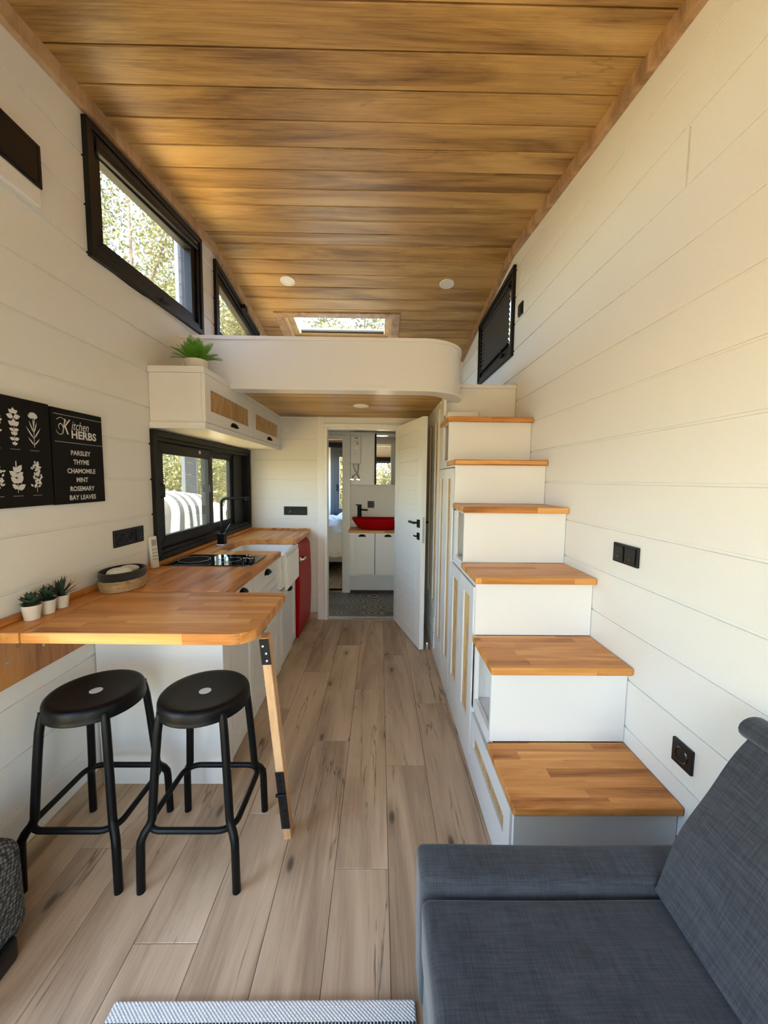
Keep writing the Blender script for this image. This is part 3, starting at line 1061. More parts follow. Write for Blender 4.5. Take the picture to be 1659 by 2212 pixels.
carcass(MB(), 2.074, 2.592, 0.07).build('body', M['white'], cb)
box('plinth', M['white'], cb, XL + 0.01, CX - 0.03, 2.074, 2.592, 0.0, 0.07)
for z0, z1 in ((0.684, 0.858), (0.395, 0.680), (0.075, 0.391)):
    d = shaker('drawer', cb, FY, 2.078, 2.588, z0, z1, CX - 0.019, CX, 0.05)
    cup_handle(d, (CX, 2.335, z1 - 0.045), (0, 1, 0), (1, 0, 0))
cc = thing('base_cabinet', (-0.97, 2.86, 0), 'white kitchen base cabinet under the farmhouse sink', 'cabinet')
MB().box(XL + 0.004, CX - 0.021, 2.594, 3.128, 0.07, 0.60).build('body', M['white'], cc)
for ya in (2.594, 3.110):
    MB().box(XL + 0.004, CX - 0.021, ya, ya + 0.018, 0.07, 0.861).build('side_panel', M['white'], cc)
m = MB().box(CX - 0.02, CX - 0.0105, 2.596, 2.690, 0.02, 0.861, 0.001)
m.build('face_stile', M['white'], cc)
box('plinth', M['white'], cc, XL + 0.01, CX - 0.03, 2.594, 3.128, 0.0, 0.07)
d = shaker('door', cc, FY, 2.694, 3.126, 0.075, 0.598, CX - 0.019, CX, 0.06)
cup_handle(d, (CX, 2.905, 0.548), (0, 1, 0), (1, 0, 0))

# farmhouse sink
sn = thing('farmhouse_sink', (-0.89, 2.86, 0.61), 'white farmhouse sink with reeded apron set into the counter', 'sink')
m = MB()
for xa, xb, ya, yb in ((-1.125, -1.10, 2.613, 3.109), (-0.70, -0.672, 2.613, 3.109), (-1.125, -0.672, 2.613, 2.632), (-1.125, -0.672, 3.090, 3.109)):
    m.box(xa, xb, ya, yb, 0.65, 0.861, 0.003)
m.box(-1.125, -0.672, 2.613, 3.109, 0.63, 0.66)
m.build('basin', M['ceramic'], sn)
m = MB().box(-0.672, -0.663, 2.70, 3.122, 0.60, 0.866, 0.003)
m.build('apron', M['ceramic'], sn)
m = MB()
for k in range(15):
    y = 2.722 + k * 0.027
    m.tube([(-0.662, y, 0.600), (-0.662, y, 0.835)], 0.0085, 8)
tag(m.build('apron_reeds', M['ceramic'], sn, smooth=True), kind='stuff')
MB().lathe([(0, 0.662), (0.03, 0.662), (0.034, 0.6605), (0.034, 0.658), (0, 0.658)], (-0.9, 2.86, 0), 20).build('drain', M['chrome'], sn)

# fridge
fr = thing('fridge', (-0.95, 3.43, 0), 'red retro undercounter fridge with chrome handle', 'fridge')
MB().box(-1.22, -0.735, 3.165, 3.715, 0.035, 0.845, 0.02, 3).build('body', M['red'], fr, smooth=True)
prof = [(-0.731, 0.05)]
prof += [(-0.675 + 0.012 * math.sin(math.pi * k / 10), 0.05 + 0.74 * k / 10) for k in range(11)]
prof += [(-0.690, 0.815), (-0.712, 0.835), (-0.731, 0.842)]
MB().prism(prof, lambda u, v, w: (u, w, v), 3.168, 3.712).build('door', M['red'], fr, smooth=True, angle=50)
m = MB()
m.tube([(-0.668, 3.20, 0.715), (-0.640, 3.205, 0.715), (-0.640, 3.30, 0.715), (-0.668, 3.315, 0.715)], 0.011, 10)
m.lathe([(0, 0), (0.024, 0), (0.024, 0.010), (0.014, 0.022), (0, 0.022)], (-0.672, 3.205, 0.715), 16, ax=(V((0, 1, 0)), V((0, 0, 1)), V((1, 0, 0))))
m.build('chrome_handle', M['chrome'], fr, smooth=True)
for y in (3.20, 3.67):
    for x in (-1.18, -0.76):
        MB().lathe([(0, 0), (0.02, 0), (0.02, 0.036), (0, 0.036)], (x, y, 0), 12).build('foot', M['plastic'], fr)

# worktop
wt = MB()
pts = [(XL + 0.003, 1.668), (-0.672, 1.668), (-0.672, 2.614), (-1.03, 2.614), (-1.108, 2.662), (-1.108, 3.030), (-1.035, 3.094), (-0.672, 3.104), (-0.672, 3.725), (XL + 0.003, 3.725)]
wt.prism(pts, XY, 0.863, 0.900, 0.003, 2)
wto = tag(wt.build('worktop', M['oak_y'], None, org=(-0.96, 2.7, 0.863)), 'oiled oak kitchen worktop with a cut-out for the white sink', 'worktop')
us = MB()
us.box(XL + 0.002, XL + 0.016, 1.20, 3.724, 0.9005, 0.925, 0.002)
us.box(XL + 0.016, -0.672, 3.711, 3.726, 0.9005, 0.916, 0.002)
tag(us.build('upstand', M['oak_y'], None, org=(XL, 2.4, 0.90)), 'thin oak upstand strip along the wall behind the worktop', 'trim')

# cooktop
ck = thing('cooktop', (-0.97, 2.30, 0.901), 'black glass two zone cooktop with knobs on the worktop', 'cooktop')
MB().box(-1.232, -0.722, 2.148, 2.452, 0.901, 0.906, 0.002, 2).build('glass_top', M['gloss'], ck)
for x, r in ((-1.112, 0.088), (-0.90, 0.066)):
    MB().lathe([(r - 0.0018, 0.9061), (r + 0.0018, 0.9061), (r + 0.0018, 0.9066), (r - 0.0018, 0.9066), (r - 0.0018, 0.9061)], (x, 2.30, 0), 40).build('heating_zone', M['grey'], ck)
for x, y in ((-0.785, 2.245), (-0.750, 2.235), (-0.770, 2.31), (-0.795, 2.325)):
    k = MB().lathe([(0, 0.906), (0.017, 0.906), (0.016, 0.925), (0.014, 0.929), (0, 0.929)], (x, y, 0), 18).build('knob', M['plastic'], ck, smooth=True)
    MB().lathe([(0, 0.9292), (0.0145, 0.9292), (0.013, 0.932), (0, 0.932)], (x, y, 0), 18).build('chrome_cap', M['chrome'], k, smooth=True)

# tap
fa = thing('kitchen_tap', (-1.172, 2.855, 0.901), 'tall black kitchen tap with a long swivel spout behind the sink', 'tap')
MB().box(-1.198, -1.146, 2.828, 2.882, 0.905, 0.985, 0.003).build('base', M['black'], fa)
MB().box(-1.202, -1.142, 2.824, 2.886, 0.901, 0.905, 0.001).build('base_plate', M['chrome'], fa)
p = [(-1.172, 2.855, 0.98), (-1.172, 2.855, 1.21)]
p += [(-1.172 + 0.035 * (1 - math.cos(t)), 2.855, 1.21 + 0.035 * math.sin(t)) for t in [math.pi / 2 * k / 6 for k in range(1, 7)]]
p += [(-0.965, 2.862, 1.251)]
MB().tube(p, 0.0105, 12).build('spout', M['black'], fa, smooth=True)
MB().tube([(-0.985, 2.862, 1.248), (-0.985, 2.862, 1.232)], 0.011, 10).build('nozzle', M['black'], fa)
MB().obox((-1.150, 2.90, 1.005), V((0.45, 0.25, 0.85)).normalized(), V((0.25, -0.45, 0.0)).normalized(), V((0.45, 0.25, 0.85)).normalized().cross(V((0.25, -0.45, 0)).normalized()), 0.052, 0.010, 0.006, 0.002).build('lever', M['black'], fa)

# upper cabinet
uc = thing('wall_cabinet', (-1.1, 2.93, 1.66), 'white wall cabinet with rattan flap doors above the kitchen window', 'cabinet')
UX = -0.95
m = MB()
m.box(XL + 0.002, UX - 0.022, 2.143, 2.16, 1.70, 1.962)
m.box(XL + 0.002, UX - 0.022, 3.72, 3.735, 1.70, 1.962)
m.box(XL + 0.002, XL + 0.012, 2.16, 3.72, 1.70, 1.962)
m.build('body', M['white'], uc)
box('top_panel', M['white'], uc, XL + 0.002, UX, 2.133, 3.736, 1.963, 1.996, 0.001)
box('bottom_panel', M['white'], uc, XL + 0.002, UX, 2.133, 3.736, 1.665, 1.699, 0.001)
box('end_stile', M['white'], uc, UX - 0.02, UX, 2.141, 2.157, 1.7005, 1.9615)
for ya, yb, ra, rb_, hc in ((2.159, 2.932, 2.211, 2.842, 2.545), (2.936, 3.732, 3.0, 3.637, 3.345)):
    m = MB()
    for a, b, c, e in ((ya, ra, 1.7015, 1.9605), (rb_, yb, 1.7015, 1.9605), (ra, rb_, 1.7015, 1.769), (ra, rb_, 1.888, 1.9605)):
        m.box(UX - 0.020, UX - 0.001, a, b, c, e)
    d = m.build('flap_door', M['white'], uc)
    rattan('rattan_panel', d, (UX - 0.010, ra, 1.769), (0, 1, 0), (0, 0, 1), (1, 0, 0), rb_ - ra, 0.119, 0.0205, 0.0040)
    box('interior_shade_sheet', M['dark'], d, UX - 0.019, UX - 0.013, ra - 0.005, rb_ + 0.005, 1.764, 1.893)  # dark sheet in place of the shade inside the cabinet
    cup_handle(d, (UX - 0.001, hc, 1.722), (0, 1, 0), (1, 0, 0))

# bar table with folding leg
bt = thing('bar_table', (-0.8, 1.42, 0), 'fold-down oak bar table with rounded corner over the two stools', 'table')
rc = 0.075
x0, x1, y0, y1 = -1.143, -0.402, 1.198, 1.656
pts = [(x0, y0), (x1 - rc, y0)] + [(x1 - rc + rc * math.sin(t), y0 + rc - rc * math.cos(t)) for t in [math.pi / 2 * k / 10 for k in range(1, 11)]] + [(x1, y1 - 0.02), (x1 - 0.02, y1), (x0, y1)]
MB().prism(pts, XY, 0.864, 0.900, 0.006, 2).build('table_flap', M['oak_x'], bt)
MB().box(XL + 0.003, x0 - 0.003, y0, 1.664, 0.864, 0.900, 0.004, 2).build('fixed_strip', M['oak_y'], bt)
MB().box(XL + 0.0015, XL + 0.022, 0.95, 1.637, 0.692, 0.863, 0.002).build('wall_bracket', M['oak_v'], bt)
for y, z in ((1.244, 0.778), (1.384, 0.778), (1.10, 0.778), (1.384, 0.83)):
    MB().lathe([(0, 0.0), (0.0055, 0.0), (0.005, 0.002), (0, 0.0025)], (XL + 0.022, y, z), 10, ax=(V((0, 1, 0)), V((0, 0, 1)), V((1, 0, 0)))).build('screw', M['steel'], bt)
FT, FB = V((-0.394, 1.300, 0.850)), V((-0.345, 1.397, 0.0))
ldir = (FT - FB).normalized()
lx = (V((1, 0, 0)) - ldir * ldir.x).normalized()
ly = ldir.cross(lx)
LL = (FT - FB).length
HX, HY = 0.0155, 0.021


def legseg(a, b):
    c = FB + ldir * ((a + b) / 2) + ly * (HY - 0.012)
    return MB().obox(c, lx, ly, ldir, HX, HY, (b - a) / 2, 0.002)


SPL = 0.215
lo = legseg(0.0, SPL - 0.001).build('lower_leg', M['pine'], bt)
up = legseg(SPL + 0.001, LL).build('upper_leg', M['pine'], bt)


def plate(a, b, parent, screws, mat=M['plastic']):
    c = FB + ldir * ((a + b) / 2) - ly * (0.0145)
    o = MB().obox(c, lx, ly, ldir, HX + 0.001, 0.0015, (b - a) / 2, 0.001).build('hinge_plate', mat, parent)
    for s, x in screws:
        q = FB + ldir * s + lx * x - ly * 0.016
        MB().lathe([(0, 0), (0.0045, 0), (0.0045, 0.0014), (0, 0.002)], q, 10, ax=(lx, ldir, -ly)).build('screw', M['chrome'] if mat is M['plastic'] and parent is up and a > 0.5 else M['black'], o)
    return o


plate(LL - 0.100, LL - 0.002, up, ((LL - 0.028, -0.006), (LL - 0.056, 0.003), (LL - 0.084, 0.003)))
plate(0.055, SPL - 0.006, lo, ((0.07, 0.0), (0.105, 0.0), (0.14, 0.004), (0.175, -0.003)))
plate(SPL + 0.002, SPL + 0.098, up, ((SPL + 0.03, 0), (SPL + 0.06, 0.0), (SPL + 0.085, 0.0)))
MB().tube([FB + ldir * (SPL - 0.001) - lx * 0.022 - ly * 0.019, FB + ldir * (SPL - 0.001) + lx * 0.016 - ly * 0.019], 0.006, 10).build('hinge_barrel', M['black'], bt)
MB().obox(FT + V((-0.028, 0.030, 0.0105)), (1, 0, 0), (0, 1, 0), (0, 0, 1), 0.018, 0.035, 0.003, 0.001).build('top_bracket', M['black'], bt)


# stools
def stool(loc, label):
    t = thing('bar_stool', loc, label, 'stool', 'black metal bar stools at the oak table')
    X, Y = loc[0], loc[1]
    prof = [(0.0, 0.6185), (0.028, 0.6185), (0.06, 0.619), (0.10, 0.622), (0.128, 0.6255), (0.140, 0.6265), (0.147, 0.6240), (0.1515, 0.6195), (0.1545, 0.611), (0.1552, 0.595), (0.1552, 0.584), (0.1570, 0.581), (0.1562, 0.578), (0.152, 0.580), (0.150, 0.606), (0.138, 0.616), (0.0, 0.612)]
    MB().lathe(prof, (X, Y, 0), 56).build('seat', M['black'], t, smooth=True, angle=50)
    MB().lathe([(0, 0.6192), (0.021, 0.6192), (0.021, 0.6187), (0, 0.6187)], (X, Y, 0), 28).build('seat_disc', M['paper'], t)['label'] = 'round white centre disc'
    for sx in (-1, 1):
        for sy in (-1, 1):
            P = lambda r, z: (X + sx * r, Y + sy * r, z)
            path = [P(0.1065, 0.600), P(0.1085, 0.575), P(0.113, 0.535), P(0.119, 0.45), P(0.125, 0.35), P(0.130, 0.262), P(0.131, 0.240), P(0.136, 0.222), P(0.148, 0.203), P(0.156, 0.182), P(0.158, 0.160), P(0.1595, 0.08), P(0.161, 0.0)]
            rad = [0.010, 0.0135, 0.0138] + [0.0138] * 10
            l = MB().tube(path, rad, 12).build('leg', M['black'], t, smooth=True)
            q = V(P(0.1115, 0.600))
            dd = V((sx, sy, 0)).normalized()
            MB().lathe([(0, 0), (0.006, 0), (0.005, 0.003), (0, 0.004)], q, 10, ax=(V((-dd.y, dd.x, 0)), V((0, 0, 1)), dd)).build('bolt', M['black'], l)
    ring = []
    a, rr = 0.150, 0.055
    for cx_, cy_, s0 in ((a - rr, a - rr, 0), (-(a - rr), a - rr, 90), (-(a - rr), -(a - rr), 180), (a - rr, -(a - rr), 270)):
        for k in range(9):
            an = R(s0 + 90 * k / 8)
            ring.append((X + cx_ + rr * math.cos(an), Y + cy_ + rr * math.sin(an), 0.212))
    MB().tube(ring, 0.0105, 10, closed=True).build('foot_ring', M['black'], t, smooth=True)
    return t


stool((-1.030, 1.357, 0), 'black metal bar stool standing next to the board wall')
stool((-0.633, 1.357, 0), 'black metal bar stool standing next to the hinged table leg')


# ------------------------------------------------------------------ small things on table, worktop and wall
def socket_plate(name, c, eu, en, n, label, cat='socket', kind='socket', h=0.080, unit=0.072):
    """c: centre on the wall, eu: direction along the plate, en: outward"""
    c, eu, en = V(c), V(eu), V(en)
    W = 0.080 + unit * (n - 1)
    t = thing(name, c, label, cat)
    MB().obox(c + en * 0.005, eu, en, (0, 0, 1), W / 2, 0.005, h / 2, 0.002, 2).build('cover_plate', M['plastic'], t)
    kinds = kind if isinstance(kind, (list, tuple)) else [kind] * n
    for k in range(n):
        q = c + eu * ((k - (n - 1) / 2) * unit) + en * 0.0102
        if kinds[k] == 'socket':
            o = MB().lathe([(0.026, 0), (0.0235, 0.0022), (0.021, 0.0015), (0.0195, -0.006), (0, -0.006)], q, 24, ax=(eu, V((0, 0, 1)), en)).build('socket_well', M['gloss'], t, smooth=True)
            m = MB()
            for s in (-0.0095, 0.0095):
                m.lathe([(0, -0.005), (0.0028, -0.005), (0.0028, -0.0042), (0, -0.0042)], q + eu * s, 8, ax=(eu, V((0, 0, 1)), en))
            m.build('contacts', M['steel'], o)
        else:
            o = MB().obox(q + en * 0.002, eu, (en * 0.99 + V((0, 0, 0.09))).normalized(), V((0, 0, 1)), 0.029, 0.003, 0.030, 0.001).build('rocker', M['plastic'], t)
            MB().lathe([(0, 0), (0.0022, 0), (0.002, 0.0008), (0, 0.001)], q + en * 0.0055 + V((0, 0, -0.014)), 8, ax=(eu, V((0, 0, 1)), en)).build('indicator', M['grey'], o)
    return t


socket_plate('socket_plate', (XL, 1.92, 1.102), (0, 1, 0), (1, 0, 0), 3, 'long black socket plate on the board wall above the worktop corner', kind=['socket', 'socket', 'switch'], h=0.082)
socket_plate('socket_plate', (-0.815, YB, 1.085), (1, 0, 0), (0, -1, 0), 3, 'long black socket plate on the end wall above the red fridge', kind=['socket', 'switch', 'switch'], h=0.083)
socket_plate('light_switch', (XR, 1.494, 1.112), (0, 1, 0), (-1, 0, 0), 2, 'black double rocker switch on the white wall beside the stairs', 'switch', 'switch', 0.078)
socket_plate('socket_plate', (XR, 1.150, 0.527), (0, 1, 0), (-1, 0, 0), 1, 'single black socket on the white wall above the sofa', kind='socket', h=0.079)
socket_plate('light_switch', (XR, 2.80, 2.60), (0, 1, 0), (-1, 0, 0), 1, 'small black switch on the wall beside the loft window', 'switch', 'switch', 0.085)
for c, ax, lab in (((-0.905, YB, 1.875), (V((1, 0, 0)), V((0, 0, 1)), V((0, -1, 0))), 'round white cover disc on the end wall beside the wall cabinet'),
                   ((XR, 2.83, 2.84), (V((0, 1, 0)), V((0, 0, 1)), V((-1, 0, 0))), 'round white cover disc on the wall above the small black switch')):
    o = MB().lathe([(0, 0.004), (0.034, 0.004), (0.038, 0.002), (0.039, 0.0), (0, 0.0)], c, 28, ax=ax).build('cover_disc', M['wall'], None, org=c, smooth=True)
    tag(o, lab, 'cover')

# air conditioner
acx = XL + 0.030
ac = thing('wall_unit', (XL, 1.15, 2.36), 'dark glossy wall unit with white lower strip high on the board wall', 'wall unit')
MB().box(XL + 0.001, acx - 0.004, 0.75, 1.490, 2.360, 2.424, 0.004, 2).build('lower_strip', M['white'], ac)
MB().box(XL + 0.001, acx - 0.008, 0.75, 1.492, 2.426, 2.572, 0.002).build('housing', M['white'], ac)
MB().box(acx - 0.008, acx, 0.75, 1.497, 2.426, 2.574, 0.003).build('front_panel', M['plastic'], ac)
ring_frame(MB(), rect(0.78, 1.487, 2.436, 2.564), 0.006, YZ, acx, acx + 0.002).build('panel_rim', M['plastic'], ac)


# herb pictures
def text_mesh(name, s, parent, y0, y1, z0, z1, x, shear=0.0, bold=0.0):
    cu_ = bpy.data.curves.new(name, 'FONT')
    cu_.body = s
    cu_.shear = shear
    cu_.offset = bold
    cu_.resolution_u = 3
    tmp = bpy.data.objects.new('tmp_text', cu_)
    COL.objects.link(tmp)
    dg = bpy.context.evaluated_depsgraph_get()
    me = bpy.data.meshes.new_from_object(tmp.evaluated_get(dg))
    bpy.data.objects.remove(tmp)
    vs = np.empty(len(me.vertices) * 3)
    me.vertices.foreach_get('co', vs)
    vs = vs.reshape(-1, 3)
    lo, hi = vs.min(0), vs.max(0)
    o0 = ORG[parent.name]
    nv = np.empty_like(vs)
    nv[:, 0] = x - o0[0]
    nv[:, 1] = y0 + (vs[:, 0] - lo[0]) / (hi[0] - lo[0]) * (y1 - y0) - o0[1]
    nv[:, 2] = z0 + (vs[:, 1] - lo[1]) / (hi[1] - lo[1]) * (z1 - z0) - o0[2]
    me.vertices.foreach_set('co', nv.ravel())
    me.update()
    me.materials.clear()
    me.materials.append(M['paper'])
    o = bpy.data.objects.new(name, me)
    COL.objects.link(o)
    o.parent = parent
    ORG[o.name] = o0
    return o


px = XL + 0.019
pz = lambda f: 1.660 - f * 0.372
pc = thing('herb_picture', (XL, 1.613, 1.288), 'black canvas print lettered Kitchen HERBS with a list of herb names', 'picture')
MB().box(XL + 0.001, px, 1.482, 1.747, 1.288, 1.660, 0.002).build('canvas', M['chalk'], pc)
TX = px + 0.0006
for w, hw, f, h in (('PARSLEY', 0.052, 0.45, 0.0195), ('THYME', 0.042, 0.548, 0.0195), ('CHAMOMILE', 0.075, 0.645, 0.0195), ('MINT', 0.031, 0.742, 0.0195), ('ROSEMARY', 0.065, 0.838, 0.0195), ('BAY LEAVES', 0.071, 0.934, 0.0195)):
    text_mesh('lettering', w, pc, 1.618 - hw, 1.618 + hw, pz(f) - h / 2, pz(f) + h / 2, TX, bold=0.02)
text_mesh('lettering', 'HERBS', pc, 1.574, 1.708, pz(0.252) - 0.0165, pz(0.252) + 0.0165, TX, bold=0.03)
text_mesh('lettering', 'itchen', pc, 1.576, 1.668, pz(0.165) - 0.014, pz(0.165) + 0.021, TX, shear=0.35)
text_mesh('lettering', 'K', pc, 1.528, 1.572, pz(0.185) - 0.028, pz(0.185) + 0.031, TX, shear=0.4)


def ribbon(m, pts, w, x):
    pts = [V(p) for p in pts]
    L, Rr = [], []
    for i, p in enumerate(pts):
        t = (pts[min(i + 1, len(pts) - 1)] - pts[max(i - 1, 0)]).normalized()
        n = V((-t.y, t.x))
        ww = w if not callable(w) else w(i / (len(pts) - 1))
        L.append(m.bm.verts.new((x, *(p + n * ww))))
        Rr.append(m.bm.verts.new((x, *(p - n * ww))))
    for i in range(len(pts) - 1):
        m.bm.faces.new((L[i], L[i + 1], Rr[i + 1], Rr[i]))


m = MB()
sp_ = [(1.521 + (0.024 - 0.0012 * k) * math.cos(R(200 + 26 * k)) * 0.9, pz(0.20) + (0.030 - 0.0015 * k) * math.sin(R(200 + 26 * k))) for k in range(16)]
ribbon(m, sp_[::-1], lambda t: 0.0007 + 0.0012 * math.sin(math.pi * t), TX)
ribbon(m, [(1.505 + 0.012 * k, pz(0.12) + 0.010 * math.sin(k * 0.9)) for k in range(5)], 0.001, TX)
m.build('swash', M['paper'], pc)
for f in (0.062, 0.345):
    box('rule_line', M['grey'], pc, px, TX, 1.492, 1.744, pz(f) - 0.001, pz(f) + 0.001)

p1 = thing('herb_picture', (XL, 1.338, 1.290), 'black canvas print of white herb drawings beside the lettered print', 'picture')
MB().box(XL + 0.001, px, 1.200, 1.474, 1.290, 1.664, 0.002).build('canvas', M['chalk'], p1)


def leafp(m, y, z, ang, L, W, x):
    d = V((math.cos(ang), math.sin(ang)))
    n = V((-d.y, d.x))
    c = V((y, z))
    pts = [c, c + d * L * 0.3 + n * W, c + d * L * 0.65 + n * W * 0.85, c + d * L, c + d * L * 0.65 - n * W * 0.85, c + d * L * 0.3 - n * W]
    m.bm.faces.new([m.bm.verts.new((x, *p)) for p in pts])


def herb(kind, yc, zt, zb):
    m = MB()
    H = zt - zb
    ribbon(m, [(yc, zb), (yc + 0.001, zb + H * 0.5), (yc - 0.001, zb + H * 0.75)], 0.0009, TX)
    k = 0

    def lf_(y, z, a, L, W):
        nonlocal k
        k += 1
        leafp(m, y, z, R(a), L, W, TX + 0.00008 * (k % 5))

    if kind == 0:                      # stacked lobed leaves
        for i, (f, s) in enumerate(((0.93, 0.02), (0.82, 0.026), (0.60, 0.024), (0.47, 0.018), (0.35, 0.015), (0.22, 0.018), (0.08, 0.012))):
            for a in ((15, 165) if i % 2 else (35, 145, 90)):
                lf_(yc, zb + H * f - 0.006, a, s, s * 0.33)
    elif kind == 1:                    # flower on a slim stem
        for a in range(20, 170, 18):
            lf_(yc, zb + H * 0.84, a, 0.022, 0.0055)
        for f, a, L in ((0.40, 70, 0.045), (0.42, 112, 0.045), (0.25, 55, 0.05), (0.24, 125, 0.052), (0.06, 48, 0.034), (0.06, 130, 0.036), (0.55, 80, 0.04)):
            lf_(yc, zb + H * f, a, L, 0.0022)
        ribbon(m, [(yc, zb + H * 0.5), (yc, zb + H * 0.86)], 0.0009, TX)
    elif kind == 2:                    # big oval leaves
        for f, a, L in ((0.10, 30, 0.034), (0.12, 140, 0.026), (0.30, 48, 0.034), (0.30, 138, 0.032), (0.48, 40, 0.030), (0.5, 145, 0.034), (0.64, 55, 0.032), (0.64, 125, 0.024)):
            lf_(yc, zb + H * f, a, L, L * 0.29)
        for q in range(6):
            lf_(yc - 0.002, zb + H * (0.72 + q * 0.045), 90, 0.006, 0.0025)
    else:                              # dense spike
        rr = random.Random(kind)
        for q in range(46):
            f = 0.14 + 0.82 * q / 46
            sp2 = 0.020 * math.sin(math.pi * (f * 0.85 + 0.1)) + 0.004
            lf_(yc + rr.uniform(-sp2, sp2) * 0.8, zb + H * f, rr.uniform(10, 170), 0.013, 0.0036)
    m.build('herb_drawing', M['paper'], p1)


qz = lambda f: 1.664 - f * 0.374
for yc, k1, k2 in ((1.262, 4, 5), (1.330, 0, 2), (1.404, 1, 3)):
    herb(k1, yc, qz(0.11), qz(0.44))
    herb(k2, yc, qz(0.575), qz(0.865))
    box('rule_line', M['grey'], p1, px, TX, yc - 0.018, yc + 0.018, qz(0.470) - 0.0007, qz(0.470) + 0.0007)
    box('rule_line', M['grey'], p1, px, TX, yc - 0.018, yc + 0.018, qz(0.895) - 0.0007, qz(0.895) + 0.0007)

# remote control leaning against the window frame
rm = thing('remote_control', (-1.222, 2.085, 0.9), 'white remote control leaning on the wall beside the kitchen window', 'remote control')
rdir = V((-0.10, 0.06, 1)).normalized()
rx_ = V((0.25, 0.97, 0)).normalized()
rx_ = (rx_ - rdir * rx_.dot(rdir)).normalized()
rn = rx_.cross(rdir)
c = V((-1.226, 2.088, 0.901)) + rdir * 0.088
MB().obox(c, rx_, rn, rdir, 0.024, 0.009, 0.088, 0.006, 3).build('body', M['cream'], rm, smooth=True)
MB().obox(c + rdir * 0.052 + rn * 0.0092, rx_, rn, rdir, 0.016, 0.0006, 0.017, 0).build('display', M['grey'], rm)
for i in range(4):
    for k in (-1, 0, 1):
        MB().obox(c + rdir * (0.015 - i * 0.018) + rx_ * (k * 0.013) + rn * 0.0094, rx_, rn, rdir, 0.004, 0.0008, 0.0035, 0.0005).build('button', M['grey'], rm)

# bread basket with rolled cloths
bk = thing('oval_basket', (-1.155, 1.715, 0.9), 'oval straw basket with a black cloth rim on the worktop', 'basket')
bc = (-1.150, 1.712, 0.901)
m = MB()
for i in range(6):
    z = 0.006 + i * 0.0078
    f = 0.90 + 0.02 * i
    path = []
    nn = 64
    for k in range(nn):
        an = 2 * math.pi * k / nn
        wob = 0.0012 * math.sin(an * 16 + i * 1.6)
        path.append((bc[0] + (0.082 * f + wob) * math.cos(an), bc[1] + (0.108 * f + wob) * math.sin(an), bc[2] + z + 0.0008 * math.cos(an * 16 + i)))
    m.tube(path, 0.0052, 6, closed=True)
m.lathe([(0, 0.004), (0.088, 0.004), (0.088, 0.001), (0, 0.001)], bc, 40, 0.082 / 0.098, 0.108 / 0.098)
m.build('braided_straw', M['straw'], bk, smooth=True)
prof = [(0.100, 0.046), (0.106, 0.052), (0.108, 0.068), (0.106, 0.084), (0.101, 0.086), (0.098, 0.080), (0.096, 0.050), (0.085, 0.016), (0, 0.014)]
MB().lathe(prof, bc, 48, 0.082 / 0.106, 0.110 / 0.106).build('cloth_rim', M['blackcloth'], bk, smooth=True)
for dx, dy, rx, ry, rz, lab in ((0.005, -0.03, 0.052, 0.044, 0.024, 'folded white napkin pad inside the oval basket, the larger one'), (-0.008, 0.055, 0.042, 0.040, 0.016, 'small white napkin pad inside the oval basket, nearer the cooktop'), (0.020, -0.078, 0.030, 0.020, 0.012, 'flat white napkin edge inside the oval basket, nearest the table end')):
    o = MB().ell((bc[0] + dx, bc[1] + dy, bc[2] + 0.074), rx, ry, rz, 20, 12).build('napkin', M['towel'], None, org=(bc[0] + dx, bc[1] + dy, bc[2] + 0.05), smooth=True)
    tag(o, lab, 'napkin')


